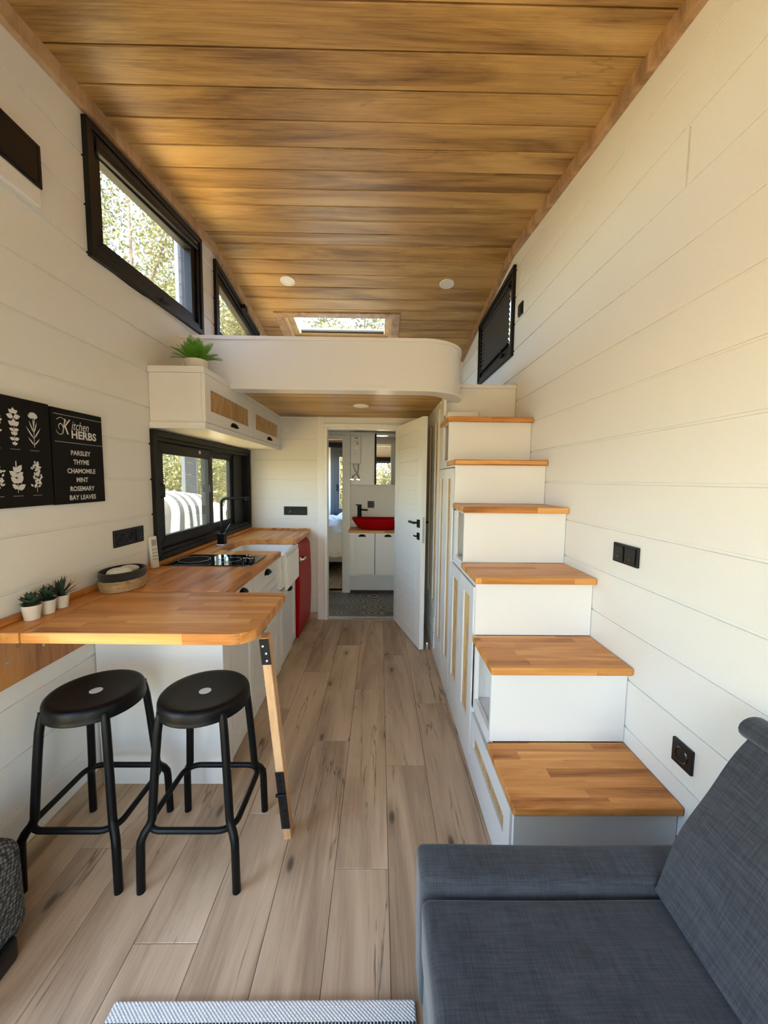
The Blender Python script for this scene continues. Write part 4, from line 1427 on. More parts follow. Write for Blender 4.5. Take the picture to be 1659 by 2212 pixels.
# succulents
def succulent(x, y, r, h, kind, label):
    t = thing('potted_succulent', (x, y, 0.9), label, 'plant', 'succulents in white pots on the bar table')
    MB().lathe([(0, 0.901), (r * 0.74, 0.901), (r * 0.76, 0.903), (r * 0.98, 0.901 + h), (r, 0.901 + h + 0.001), (r * 0.96, 0.901 + h + 0.002), (r * 0.90, 0.901 + h - 0.004), (r * 0.88, 0.901 + h - 0.008), (0, 0.901 + h - 0.008)], (x, y, 0), 28).build('pot', M['cream'], t, smooth=True)
    MB().lathe([(0, 0), (r * 0.9, 0), (r * 0.9, -0.004), (0, -0.004)], (x, y, 0.901 + h - 0.004), 20).build('soil', M['soil'], t)
    rr = random.Random(int(x * 1000 + y * 7000))
    spec = {'rosette': [(10, 78, 0.030, 0.0095, 0.005), (10, 52, 0.036, 0.0115, 0.010), (9, 24, 0.030, 0.010, 0.016), (5, 8, 0.020, 0.007, 0.02)],
            'bushy': [(12, 80, 0.028, 0.008, 0.004), (12, 55, 0.034, 0.008, 0.010), (10, 30, 0.040, 0.008, 0.014), (6, 10, 0.034, 0.007, 0.016)],
            'spiky': [(8, 62, 0.060, 0.0050, 0.004), (8, 38, 0.068, 0.0052, 0.006), (7, 16, 0.066, 0.0050, 0.008)]}[kind]
    for n, tilt, L, W, z in spec:
        for k in range(n):
            an = 2 * math.pi * (k + rr.random() * 0.5) / n
            tl = R(tilt + rr.uniform(-7, 7))
            d = V((math.cos(an) * math.sin(tl), math.sin(an) * math.sin(tl), math.cos(tl)))
            s = V((-math.sin(an), math.cos(an), 0))
            nn_ = s.cross(d)
            b = V((x, y, 0.901 + h - 0.004 + z)) + V((math.cos(an), math.sin(an), 0)) * 0.004
            LL_ = L * rr.uniform(0.85, 1.1)
            m_ = MB()
            st_ = [(0.0, 0.55), (0.35, 1.0), (0.7, 0.8), (1.0, 0.03)]
            rings = []
            for f, w in st_:
                cc_ = b + d * LL_ * f + V((0, 0, 1)) * (0.12 * LL_ * f * f if kind != 'spiky' else 0.02 * LL_)
                rings.append([m_.bm.verts.new(cc_ + s * W * w), m_.bm.verts.new(cc_ + nn_ * W * w * 0.3), m_.bm.verts.new(cc_ - s * W * w), m_.bm.verts.new(cc_ - nn_ * W * w * 0.35)])
            for a_, b_ in zip(rings, rings[1:]):
                for q in range(4):
                    m_.bm.faces.new((a_[q], a_[(q + 1) % 4], b_[(q + 1) % 4], b_[q]))
            m_.bm.faces.new(rings[0])
            m_.bm.faces.new(rings[-1])
            m_.build('leaf', M['succ'], t, smooth=True, angle=80)


succulent(-1.207, 1.318, 0.029, 0.050, 'rosette', 'potted rosette succulent nearest the table end of three')
succulent(-1.207, 1.382, 0.027, 0.048, 'bushy', 'potted bushy succulent standing between the other two')
succulent(-1.209, 1.446, 0.026, 0.046, 'spiky', 'potted spiky aloe with dark pointed leaves in white pot')

# fern on the wall cabinet
fn_ = thing('potted_fern', (-1.075, 2.29, 1.996), 'green fern in a white pot on the wall cabinet', 'plant')
fx, fy = -1.060, 2.285
MB().lathe([(0, 1.997), (0.050, 1.997), (0.056, 2.00), (0.062, 2.060), (0.063, 2.066), (0.058, 2.066), (0.056, 2.058), (0, 2.056)], (fx, fy, 0), 32).build('pot', M['cream'], fn_, smooth=True)
MB().lathe([(0, 2.060), (0.057, 2.060), (0.057, 2.056), (0, 2.056)], (fx, fy, 0), 20).build('soil', M['soil'], fn_)
rr = random.Random(11)
for k in range(36):
    an = R(k * 137.5)
    tilt = R(8 + 50 * (k % 9) / 8)
    L = rr.uniform(0.10, 0.135)
    d0 = V((math.cos(an) * math.sin(tilt), math.sin(an) * math.sin(tilt), math.cos(tilt)))
    side = V((-math.sin(an), math.cos(an), 0))
    m = MB()
    nseg = 15
    pp_, q = [], V((fx, fy, 2.058)) + V((math.cos(an), math.sin(an), 0)) * 0.02
    for i in range(nseg + 1):
        pp_.append(q.copy())
        dd = (d0 - V((0, 0, 1)) * (0.85 * i / nseg * math.sin(tilt))).normalized()
        q = q + dd * (L / nseg)
    if any(p.x < XL + 0.01 or p.y > YP - 0.012 for p in pp_):
        sc_ = 0.55
        pp_ = [pp_[0] + (p - pp_[0]) * sc_ for p in pp_]
    m.tube(pp_, [0.0016 * (1 - 0.6 * i / nseg) for i in range(nseg + 1)], 5)
    for i in range(2, nseg + 1):
        f = i / nseg
        ll = 0.040 * math.sin(math.pi * min(1, 0.16 + f * 0.8)) + 0.004
        t = (pp_[i] - pp_[i - 1]).normalized()
        for sg in (-1, 1):
            dv = (side * sg + t * 0.9).normalized()
            a_ = pp_[i]
            wv = t * 0.0023
            m.poly([a_ - wv, a_ + dv * ll * 0.55 - wv * 0.9, a_ + dv * ll, a_ + dv * ll * 0.55 + wv * 0.9 + V((0, 0, 0.0015)), a_ + wv])
    m.build('frond', M['fern'], fn_)

# ------------------------------------------------------------------ staircase with storage
SX, SR = 0.447, XR - 0.002
stc = thing('storage_staircase', (0.71, 1.9, 0), 'white storage staircase with oak treads climbing to the loft', 'staircase')
RY = [1.155, 1.440, 1.718, 2.002, 2.278, 2.525, 2.84]          # riser faces
TZ = [0.365, 0.686, 0.965, 1.262, 1.520, 1.806]                # tread tops
TH = 0.031
for k in range(6):
    ya, yb = RY[k], RY[k + 1]
    MB().box(SX - 0.012, SR, ya - 0.034 if k else ya - 0.026, yb - 0.0005, TZ[k] - TH, TZ[k], 0.006, 3).build('tread', M['oak_x'], stc)
zb_ = [0.0] + TZ
for k in range(7):
    z0, z1 = (zb_[k] + 0.0005, (TZ[k] - TH - 0.0005) if k < 6 else 2.062)
    o = MB().box(SX + 0.0, SR, RY[k], RY[k] + 0.016, z0, z1, 0.0008).build('riser', M['white'], stc)
MB().box(SX + 0.1, SR, RY[6] - 0.012, RY[6] + 0.02, 2.062, 2.088, 0.002).build('landing_edge', M['white'], stc)
# side face: rails and stiles between the openings
m = MB()


def sbox(y0, y1, z0, z1, x0=SX, x1=SX + 0.018):
    m.box(x0, x1, y0, y1, z0, z1)


sbox(1.155, 2.90, 0.0, 0.072)                       # plinth rail
sbox(1.171, 1.455, 0.322, 0.334)
sbox(1.713, 1.735, 0.072, 0.655)
sbox(1.456, 1.735, 0.335, 0.395)                    # niche sill
sbox(1.690, 1.735, 0.395, 0.655)
sbox(1.456, 1.735, 0.645, 0.655)
sbox(1.735, 2.296, 0.912, 0.934)
sbox(2.285, 2.325, 0.072, 1.23)
sbox(2.018, 2.296, 0.935, 0.962)
sbox(2.232, 2.30, 0.962, 1.231)
sbox(2.018, 2.296, 1.222, 1.231)
sbox(2.294, 2.90, 1.478, 1.52)
sbox(2.541, 2.76, 1.52, 1.53)
sbox(2.745, 2.91, 1.52, 1.96)
sbox(2.541, 2.76, 1.766, 1.776)
sbox(2.885, 2.91, 0.072, 1.50)
m.build('side_frame', M['white'], stc)
# niches and dark interior sheets behind
for y0, y1, z0, z1 in ((1.456, 1.718, 0.389, 0.654), (2.018, 2.278, 0.955, 1.230), (2.541, 2.80, 1.522, 1.774)):
    m = MB()
    m.box(SX + 0.018, SX + 0.30, y0, y1, z0 - 0.010, z0)                 # floor of the niche
    m.box(SX + 0.29, SX + 0.30, y0, y1, z0, z1)                          # back
    m.box(SX + 0.018, SX + 0.30, y1 - 0.004, y1 + 0.006, z0, z1)         # far side
    m.build('niche_lining', M['white'], stc)
m = MB()
m.box(SX + 0.03, SX + 0.036, 1.18, 2.9, 0.03, 0.33)
m.box(SX + 0.03, SX + 0.036, 1.74, 2.9, 0.33, 0.92)
m.box(SX + 0.03, SX + 0.036, 2.32, 2.9, 0.92, 1.47)
m.build('carcass_shade_sheet', M['dark'], stc)  # interior shade behind the stair doors, made as dark sheets
EU, EV, EN = (0, -1, 0), (0, 0, 1), (-1, 0, 0)


def stair_door(name, y0, y1, z0, z1, ry0, ry1, rz0, rz1, parent, thick=0.016):
    m_ = MB()
    xo, xi = SX - 0.006, SX + thick - 0.006
    for a, b, c_, e in ((y0, ry0, z0, z1), (ry1, y1, z0, z1), (ry0, ry1, z0, rz0), (ry0, ry1, rz1, z1)):
        m_.box(xo, xi, a, b, c_, e)
    d_ = m_.build(name, M['white'], parent)
    rattan('rattan_panel', d_, (SX + 0.004, ry1, rz0), EU, EV, EN, ry1 - ry0, rz1 - rz0, 0.0200, 0.0041)
    return d_


stair_door('drawer', 1.176, 1.708, 0.080, 0.318, 1.236, 1.665, 0.175, 0.238, stc)
stair_door('cabinet_door', 1.742, 2.030, 0.080, 0.905, 1.815, 1.945, 0.226, 0.838, stc)
stair_door('cabinet_door', 2.034, 2.318, 0.080, 0.905, 2.096, 2.236, 0.235, 0.838, stc)
stair_door('cabinet_door', 2.328, 2.606, 0.080, 1.472, 2.390, 2.500, 0.230, 1.407, stc)
stair_door('cabinet_door', 2.610, 2.882, 0.080, 1.472, 2.672, 2.783, 0.235, 1.407, stc)
# white box on the top step with a round grommet
gb = thing('service_box', (0.55, 2.70, 1.807), 'small white service box with a round brown plug on the top step', 'box')
MB().box(SX + 0.006, 0.655, 2.62, 2.80, 1.807, 1.856, 0.006, 2).build('housing', M['white'], gb)
MB().lathe([(0, 0.003), (0.014, 0.003), (0.017, 0.0), (0, 0.0)], (SX + 0.006, 2.735, 1.832), 16, ax=(V((0, 1, 0)), V((0, 0, 1)), V((-1, 0, 0)))).build('plug', M['brown'], gb)

# wardrobe beyond the stairs
wd = thing('wardrobe', (0.71, 3.32, 0), 'tall white wardrobe with dark rattan doors behind the open bathroom door', 'wardrobe')
m = MB()
m.box(SX + 0.018, SR, 2.915, 2.93, 0.0, 1.958)
m.box(SX + 0.018, SR, 3.70, 3.732, 0.0, 1.958)
m.box(SX + 0.30, SX + 0.31, 2.93, 3.70, 0.0, 1.958)
m.build('body', M['white'], wd)
m = MB()
m.box(SX, SX + 0.018, 2.912, 3.732, 0.0, 0.33)
m.box(SX, SX + 0.018, 2.912, 3.732, 1.925, 1.982)
m.box(SX, SX + 0.018, 3.60, 3.732, 0.33, 1.925)
m.build('face_frame', M['white'], wd)
box('wardrobe_shade_sheet', M['dark'], wd, SX + 0.03, SX + 0.036, 2.93, 3.62, 0.33, 1.93)  # dark sheet giving the rattan holes the shade of the interior
stair_door('door', 2.918, 3.195, 0.335, 1.92, 2.968, 3.100, 0.424, 1.852, wd)
stair_door('door', 3.199, 3.597, 0.335, 1.92, 3.265, 3.400, 0.424, 1.855, wd)
for z0, z1 in ((0.06, 0.185), (0.195, 0.32)):
    MB().box(SX - 0.008, SX - 0.0005, 2.95, 3.55, z0, z1, 0.002).build('drawer', M['white'], wd)

# ------------------------------------------------------------------ bathroom beyond the doorway
bf = tag(box('floor_bathroom', M['grey'], None, -0.62, 0.60, YB + 0.02, YE, -0.1, -0.008), 'patterned tile floor of the bathroom', kind='structure')
tm = MB().box(-0.099, 0.099, -0.099, 0.099, -0.008, 0.0, 0.001)
first = None
for i in range(-1, 6):
    for j in range(5):
        xx, yy = -0.464 + 0.2 * i, 3.922 + 0.2 * j - 0.0
        if first is None:
            first = tm.build('tile', M['tile'], None)
            o = first
        else:
            o = bpy.data.objects.new('tile', first.data)
            COL.objects.link(o)
        o.parent = bf
        o.location = (xx, yy, 0)
        if xx < -0.5 or yy > 4.65:
            o.scale = (1, 1, 1)
BW = 4.66
m = MB()
m.box(-0.352, 0.62, BW, BW + 0.06, 0, 1.985)
m.box(-0.75, -0.3525, BW, BW + 0.06, 1.905, 1.985)
tag(m.build('wall_bathroom_back', M['wall'], None), 'plain white bathroom wall behind the red basin', kind='structure')
tag(box('wall_bathroom_right', M['wall'], None, 0.60, 0.64, YB + 0.09, 4.7, 0, 1.985), 'white bathroom side wall', kind='structure')
tag(box('wall_bathroom_left', M['wall'], None, -0.68, -0.635, YB + 0.09, 4.62, 0, 1.985), 'white bathroom side wall by the bedroom passage', kind='structure')
m = MB()
m.box(-0.448, -0.351, BW - 0.02, BW + 0.08, 0, 1.867, 0.003)
m.box(-0.66, -0.351, BW - 0.02, BW + 0.08, 1.868, 1.915, 0.003)
tag(m.build('trim_8', M['door'], None), 'white casing of the bedroom passage beside the basin', kind='structure')
tag(box('trim_10', M['steel'], None, -0.635, -0.448, YE - 0.055, YE + 0.01, -0.008, 0.003, 0.001), 'metal threshold strip at the bedroom passage', kind='structure')
tag(box('ceiling_bathroom', M['wall'], None, -0.68, 0.64, YB + 0.09, 4.72, 1.96, 1.99), 'white bathroom ceiling', kind='structure')
tag(box('baseboard_bathroom', plain('dark_red_skirting', (0.05, 0.010, 0.008), 0.5), None, -0.350, 0.60, BW - 0.012, BW, 0, 0.03), 'dark red skirting under the bathroom basin', kind='structure')
bl_ = thing('ceiling_light', (0.02, 4.15, 1.96), 'lit round panel light on the bathroom ceiling', 'ceiling light')
MB().lathe([(0.085, 1.952), (0.09, 1.950), (0.096, 1.955), (0.096, 1.960), (0.085, 1.960)], (0.02, 4.15, 0), 28).build('bezel', M['lampglass'], bl_, smooth=True)
MB().lathe([(0, 1.953), (0.085, 1.953), (0.085, 1.958), (0, 1.958)], (0.02, 4.15, 0), 28).build('diffuser', emit('lit_panel', (1.0, 0.93, 0.80), 1.2), bl_)

vn = thing('vanity_cabinet', (-0.045, 4.5, 0.30), 'white hanging vanity cabinet with two panel doors below the red basin', 'cabinet')
VF = 4.33
MB().box(-0.336, 0.244, VF + 0.02, BW - 0.001, 0.30, 0.790).build('body', M['white'], vn)
box('gap_shade', M['dark'], vn, -0.050, -0.042, VF + 0.0165, VF + 0.0205, 0.302, 0.786)  # dark strip standing in for the shadow line between the doors
for xa, xb in ((-0.335, -0.0495), (-0.0425, 0.243)):
    d = shaker('door', vn, XZ, xa, xb, 0.300, 0.788, VF + 0.019, VF, 0.065, raised=False)
    cup_handle(d, ((xa + xb) / 2, VF, 0.748), (1, 0, 0), (0, -1, 0), 0.042)
MB().box(-0.348, 0.256, VF - 0.012, BW - 0.001, 0.791, 0.818, 0.003).build('oak_top', M['oak_x'], vn)
bs = thing('vessel_basin', (-0.03, 4.50, 0.818), 'glossy red oval vessel basin on the vanity top', 'basin')
prof = [(0, 0.819), (0.17, 0.819), (0.20, 0.828), (0.245, 0.868), (0.28, 0.915), (0.292, 0.940), (0.286, 0.944), (0.270, 0.925), (0.225, 0.870), (0.16, 0.840), (0, 0.836)]
m = MB().lathe(prof, (-0.018, 4.478, 0), 48, 1.05, 0.55)
for v in m.bm.verts:
    if v.co.z > 0.85:
        v.co.z += 0.05 * ((v.co.x + 0.018) ** 2) * (v.co.z - 0.85) / 0.09 * 2
m.build('bowl', M['red'], bs, smooth=True)
tp = thing('basin_tap', (-0.245, 4.615, 0.818), 'tall black basin tap behind the red basin', 'tap')
m = MB()
m.tube([(-0.240, 4.625, 0.819), (-0.240, 4.625, 1.080)], 0.024, 16)
m.build('body', M['black'], tp, smooth=True)
MB().obox((-0.195, 4.585, 1.032), V((0.8, -0.6, 0)).normalized(), V((0.6, 0.8, 0)).normalized(), (0, 0, 1), 0.065, 0.012, 0.009, 0.003).build('spout', M['black'], tp)
MB().obox((-0.25, 4.625, 1.088), (1, 0, 0), (0, 1, 0), (0, 0, 1), 0.034, 0.020, 0.006, 0.002).build('lever', M['black'], tp)
socket_plate('socket_plate', (-0.103, BW, 1.093), (1, 0, 0), (0, -1, 0), 1, 'square black socket on the bathroom wall beside the tap', kind='socket', h=0.082)
# cabinet with white door and mirror door
mc = thing('mirror_cabinet', (-0.07, 4.6, 1.33), 'bathroom wall cabinet with one white door and one mirror door', 'cabinet')
MB().box(-0.335, 0.24, 4.59, BW - 0.001, 1.335, 1.935).build('body', M['white'], mc)
MB().box(-0.342, -0.062, 4.553, 4.589, 1.331, 1.945, 0.002).build('white_door', M['white'], mc)
MB().box(-0.040, 0.245, 4.570, 4.589, 1.335, 1.932, 0.001).build('mirror_door', M['mirror'], mc)
box('gap_shade', M['dark'], mc, -0.061, -0.041, 4.585, 4.590, 1.335, 1.932)  # shade beside the white door, put in as a dark strip
# water heater on the white door
wh = thing('water_heater', (-0.27, 4.5, 1.57), 'white electric water heater with energy label and flexible hoses', 'water heater')
MB().box(-0.336, -0.222, 4.475, 4.5525, 1.575, 1.885, 0.006, 2).build('housing', M['cream'], wh)
m = MB()
m.lathe([(0, 0), (0.017, 0), (0.016, 0.004), (0.0, 0.005)], (-0.303, 4.475, 1.685), 18, ax=(V((1, 0, 0)), V((0, 0, 1)), V((0, -1, 0))))
m.build('dial', M['cream'], wh)
YH = 4.4742
for a, b, c_, e, col in ((-0.292, -0.252, 1.862, 1.872, (0.05, 0.06, 0.25)), (-0.2915, -0.281, 1.825, 1.834, (0.02, 0.03, 0.2)), (-0.296, -0.245, 1.742, 1.768, (0.85, 0.85, 0.85)),
                       (-0.262, -0.252, 1.829, 1.836, (0.02, 0.35, 0.05)), (-0.265, -0.250, 1.821, 1.828, (0.45, 0.55, 0.03)), (-0.268, -0.248, 1.812, 1.820, (0.85, 0.45, 0.02)), (-0.272, -0.244, 1.800, 1.811, (0.7, 0.05, 0.02)), (-0.331, -0.306, 1.819, 1.821, (0.3, 0.3, 0.3))):
    box('printed_mark', plain('printed_ink', col, 0.6), wh, a, b, YH, YH + 0.0006, c_, e)
for pth in ([(-0.307, 4.51, 1.574), (-0.307, 4.50, 1.545), (-0.290, 4.49, 1.500), (-0.262, 4.49, 1.455), (-0.246, 4.505, 1.425), (-0.243, 4.53, 1.405)],
            [(-0.250, 4.51, 1.574), (-0.250, 4.50, 1.545), (-0.254, 4.49, 1.490), (-0.262, 4.485, 1.452), (-0.292, 4.485, 1.446), (-0.312, 4.50, 1.432), (-0.316, 4.53, 1.408)]):
    MB().tube(pth, 0.0065, 8).build('hose', M['steel'], wh, smooth=True)
for x in (-0.318, -0.243):
    m = MB()
    m.lathe([(0, 0), (0.014, 0), (0.014, 0.02), (0, 0.022)], (x, 4.552, 1.395), 14, ax=(V((1, 0, 0)), V((0, 0, 1)), V((0, -1, 0))))
    m.obox((x - 0.012, 4.525, 1.393), (1, 0, 0), (0, 1, 0), (0, 0, 1), 0.014, 0.006, 0.006, 0.002)
    m.build('valve', M['chrome'], wh, smooth=True)

# ------------------------------------------------------------------ bedroom beyond the bathroom passage
bfl = tag(box('floor_bedroom', M['dark'], None, XL - 0.1, 1.0, YE, 7.1, -0.1, -0.01), 'oak plank floor of the bedroom', kind='structure')
for k in range(6):
    MB().box(-1.2 + 0.193 * k, -1.2 + 0.193 * (k + 1) - 0.001, YE, 6.98, -0.01, 0.0, 0.001).build('plank', M['floor'], bfl)
BP = 6.95
m = MB()
for p in subtract([rect(XL - 0.1, 1.1, -0.1, 2.75)], rect(-0.86, 0.05, 0.72, 1.93)):
    m.prism(p, XZ, BP, BP + 0.1)
tag(m.build('wall_bedroom', M['wall'], None), 'white bedroom end wall with a tall grey window', kind='structure')
bw = thing('window_6', (-0.40, BP, 0.72), 'tall anthracite casement window in the bedroom', None, kind='structure')
o = ring_frame(MB(), rect(-0.88, 0.07, 0.70, 1.95), 0.075, XZ, BP - 0.02, BP + 0.06, 0.004).build('frame', M['anthracite'], bw)
o = ring_frame(MB(), rect(-0.805, -0.02, 0.775, 1.875), 0.085, XZ, BP - 0.03, BP + 0.05, 0.004).build('sash', M['anthracite'], bw)
MB().prism(rect(-0.722, -0.10, 0.858, 1.792), XZ, BP, BP + 0.006).build('pane', M['glass'], o)
MB().box(-0.772, -0.756, BP - 0.06, BP - 0.03, 1.18, 1.30, 0.003).build('handle', M['plastic'], o)
rb2 = thing('roller_blind', (-0.4, BP - 0.05, 1.955), 'black roller blind cassette above the bedroom window', 'blind')
MB().box(-0.95, 0.10, BP - 0.09, BP - 0.001, 1.955, 2.035, 0.01, 2).build('cassette', M['frame'], rb2)
wsb = thing('window_7', (XL, 6.1, 0.9), 'unseen bedroom side window added to brighten the room', None, kind='structure')  # out of view, added so the bedroom looks bright
f = ring_frame(MB(), rect(5.3, 6.9, 0.9, 1.9), 0.06, YZ, XL + 0.006, XL - 0.10, 0.003).build('frame', M['anthracite'], wsb)
MB().prism(rect(5.355, 6.845, 0.955, 1.845), YZ, XL - 0.05, XL - 0.056).build('pane', M['glass'], f)
tag(box('trim_9', M['pale'], None, XL, 1.0, BP - 0.02, BP - 0.0005, 2.05, 2.56), 'warm wood panel above the bedroom window', kind='structure')
bd = thing('bed', (-0.2, 6.1, 0), 'bed with rumpled white duvet seen through the passage', 'bed')
MB().box(-1.15, 0.7, 5.47, 6.9, 0.20, 0.31, 0.01).build('bed_frame', M['grey'], bd)
for x, y in ((-1.05, 5.57), (0.6, 5.57), (-1.05, 6.8), (0.6, 6.8)):
    MB().box(x - 0.03, x + 0.03, y - 0.03, y + 0.03, 0, 0.2).build('leg', M['grey'], bd)
MB().box(-1.13, 0.68, 5.47, 6.88, 0.31, 0.52, 0.05, 3).build('mattress', M['duvet'], bd, smooth=True)
m = MB()
nu, nv_ = 44, 34
gr = []
for i in range(nu + 1):
    row = []
    for j in range(nv_ + 1):
        u, v = i / nu, j / nv_
        x = -1.18 + 1.9 * u
        s = v * 1.65
        wr_ = 0.022 * math.sin(x * 19 + 3 * math.sin(v * 9)) + 0.016 * math.sin(x * 41 + v * 23) + 0.018 * math.sin(v * 30 + x * 5)
        if s < 0.36:
            y, z = 5.415 - 0.02 * math.sin(s * 8) + wr_ * 1.1, 0.30 + s * 1.05 + 0.02 * math.sin(x * 13)
        else:
            y, z = 5.415 + (s - 0.36) * 1.1, 0.30 + 0.38 + 0.07 * min(1, (s - 0.36) * 4) + wr_ + 0.03 * math.sin((s - 0.36) * 5)
        row.append(m.bm.verts.new((x, y, z)))
    gr.append(row)
for i in range(nu):
    for j in range(nv_):
        m.bm.faces.new((gr[i][j], gr[i + 1][j], gr[i + 1][j + 1], gr[i][j + 1]))
m.build('duvet', M['duvet'], bd, smooth=True, angle=180)

# ------------------------------------------------------------------ sofa, rug, bag
sf = thing('sofa', (0.55, 0.2, 0), 'dark slate grey fabric sofa with low armrest along the white wall', 'sofa')


def soft(mb, amp=0.004, f=9.0):
    for v in mb.bm.verts:
        v.co += V((math.sin(v.co.y * f + v.co.z * 5), math.sin(v.co.x * f + 1.3), math.sin(v.co.x * f * 0.8 + v.co.y * f * 0.7))) * amp
    return mb


MB().box(0.122, 0.96, -1.15, 0.868, 0.04, 0.215, 0.012, 2).build('base', M['sofa'], sf, smooth=True)
m = MB().box(0.112, 0.97, -1.15, 0.864, 0.218, 0.376, 0.022, 4)
bmesh.ops.subdivide_edges(m.bm, edges=[e for e in m.bm.edges if e.calc_length() > 0.3], cuts=14, use_grid_fill=True)
soft(m, 0.003).build('seat_cushion', M['sofa'], sf, smooth=True, angle=60)
m = MB().box(0.112, 0.962, 0.870, 0.974, 0.04, 0.410, 0.018, 4)
bmesh.ops.subdivide_edges(m.bm, edges=[e for e in m.bm.edges if e.calc_length() > 0.3], cuts=10, use_grid_fill=True)
soft(m, 0.0025).build('armrest', M['sofa'], sf, smooth=True, angle=60)
for x, y in ((0.16, 0.92), (0.92, 0.92), (0.16, -1.1), (0.92, -1.1)):
    MB().box(x - 0.025, x + 0.025, y - 0.025, y + 0.025, 0, 0.041).build('foot', M['plastic'], sf)
# back cushion leaning against the wall
bcu = thing('back_cushion', (0.85, 0.5, 0.38), 'slate grey back cushion with rolled top leaning against the white wall', 'cushion')
m = MB()
nu, nv_ = 26, 22
Bf, Bt = V((0.690, 0.0, 0.392)), V((0.905, 0.0, 0.800))


def cush(u, v, side):
    """u along y (0 near .. 1 far end), v bottom to top"""
    y = -0.35 + 1.214 * u
    c = Bf + (Bt - Bf) * v
    e = (1 - (2 * u - 1) ** 8) ** 0.5 * (1 - (2 * v - 1) ** 6) ** 0.5
    bulge = 0.018 * math.sin(math.pi * v) if side > 0 else -(0.075 + 0.05 * (1 - v))
    n = V((-(Bt - Bf).z, 0, (Bt - Bf).x)).normalized()
    yy = y + 0.016 * math.sin(math.pi * v) * (1 if u > 0.5 else -1) * abs(2 * u - 1)
    q = c + n * (bulge * (0.25 + 0.75 * e)) + n * 0.004 * math.sin(v * 11 + u * 17)
    return V((min(q.x, 0.975), min(yy, 0.866) if q.z < 0.415 else yy, max(q.z, 0.381)))


fs, bs_ = [], []
for i in range(nu + 1):
    fs.append([m.bm.verts.new(cush(i / nu, j / nv_, 1)) for j in range(nv_ + 1)])
    bs_.append([m.bm.verts.new(cush(i / nu, j / nv_, -1)) for j in range(nv_ + 1)])
for i in range(nu):
    for j in range(nv_):
        m.bm.faces.new((fs[i][j], fs[i + 1][j], fs[i + 1][j + 1], fs[i][j + 1]))
        m.bm.faces.new((bs_[i][j], bs_[i][j + 1], bs_[i + 1][j + 1], bs_[i + 1][j]))
for i in range(nu):
    m.bm.faces.new((fs[i][0], bs_[i][0], bs_[i + 1][0], fs[i + 1][0]))
    m.bm.faces.new((fs[i][nv_], fs[i + 1][nv_], bs_[i + 1][nv_], bs_[i][nv_]))
for j in range(nv_):
    m.bm.faces.new((fs[0][j], fs[0][j + 1], bs_[0][j + 1], bs_[0][j]))
    m.bm.faces.new((fs[nu][j], bs_[nu][j], bs_[nu][j + 1], fs[nu][j + 1]))
m.build('cushion_body', M['sofa'], bcu, smooth=True, angle=70)
# rolled, hollow top hem
m = MB()
rings = []
for i, y in enumerate([-0.34 + 1.222 * k / 10 for k in range(11)]):
    for rr_ in (0.034, 0.027):
        rings.append([m.bm.verts.new((0.926 + rr_ * 1.15 * math.cos(a_), y + 0.004, 0.800 + rr_ * 0.85 * math.sin(a_))) for a_ in [2 * math.pi * k / 16 for k in range(16)]])
for i in range(0, 20, 2):
    for q in range(16):
        w_ = (q + 1) % 16
        m.bm.faces.new((rings[i][q], rings[i][w_], rings[i + 2][w_], rings[i + 2][q]))
        m.bm.faces.new((rings[i + 1][q], rings[i + 3][q], rings[i + 3][w_], rings[i + 1][w_]))
for a_, b_ in ((0, 1), (20, 21)):
    for q in range(16):
        w_ = (q + 1) % 16
        m.bm.faces.new((rings[a_][q], rings[a_][w_], rings[b_][w_], rings[b_][q]))
m.build('rolled_hem', M['sofa'], bcu, smooth=True, angle=70)

rg = MB().box(-0.69, 0.108, -0.85, 0.915, 0.0005, 0.012, 0.004, 2)
tag(rg.build('rug', M['rug'], None, org=(0.1, 0.915, 0.0)), 'white woven rug with dark thread stripes in front of the sofa', 'rug')

bg_ = thing('woven_bag', (-1.13, 1.0, 0), 'grey woven travel bag with black handle standing by the wall under the table', 'bag')
m = MB().box(-1.228, -1.055, 0.72, 1.10, 0.03, 0.335, 0.055, 5)
bmesh.ops.subdivide_edges(m.bm, edges=[e for e in m.bm.edges if e.calc_length() > 0.1], cuts=6, use_grid_fill=True)
soft(m, 0.004, 14).build('body', M['weave'], bg_, smooth=True, angle=60)
MB().tube([(-1.14, 1.06, 0.325), (-1.14, 1.05, 0.372), (-1.14, 1.0, 0.392), (-1.14, 0.88, 0.392), (-1.14, 0.83, 0.372), (-1.14, 0.82, 0.325)], 0.014, 10).build('handle', M['plastic'], bg_, smooth=True)
for xa in (-1.06, -1.215):
    MB().box(xa, xa + 0.025, 0.82, 1.02, 0.0, 0.075, 0.012, 2).build('base_skid', M['plastic'], bg_, smooth=True)
MB().tube([(-1.048, 0.955, 0.08), (-1.045, 0.965, 0.2), (-1.06, 0.96, 0.30)], 0.0035, 8).build('piping', M['cream'], bg_, smooth=True)

# ------------------------------------------------------------------ outside
gnd = tag(box('ground', M['ground'], None, -60, 60, -60, 60, -0.75, -0.6), 'dry pale ground around the house', kind='structure')


tag(box('absorber_slab', plain('bounce_absorber', (0.15, 0.095, 0.06), 0.7), None, -1.4, 2.0, -5.2, -1.75, -0.62, -0.12), 'unseen dark slab added outside the entrance doors to absorb light', kind='structure')  # added out of view to weaken the bounce onto the near ceiling
tag(box('bounce_strip', plain('warm_bounce_surface', (0.84, 0.56, 0.19), 0.9), None, -6.0, -1.45, -0.3, 12.0, -0.62, -0.585), 'added pale strip along the kitchen side reflecting warm light indoors', kind='structure')  # added reflector, throws warm sun bounce up through the windows onto the ceiling


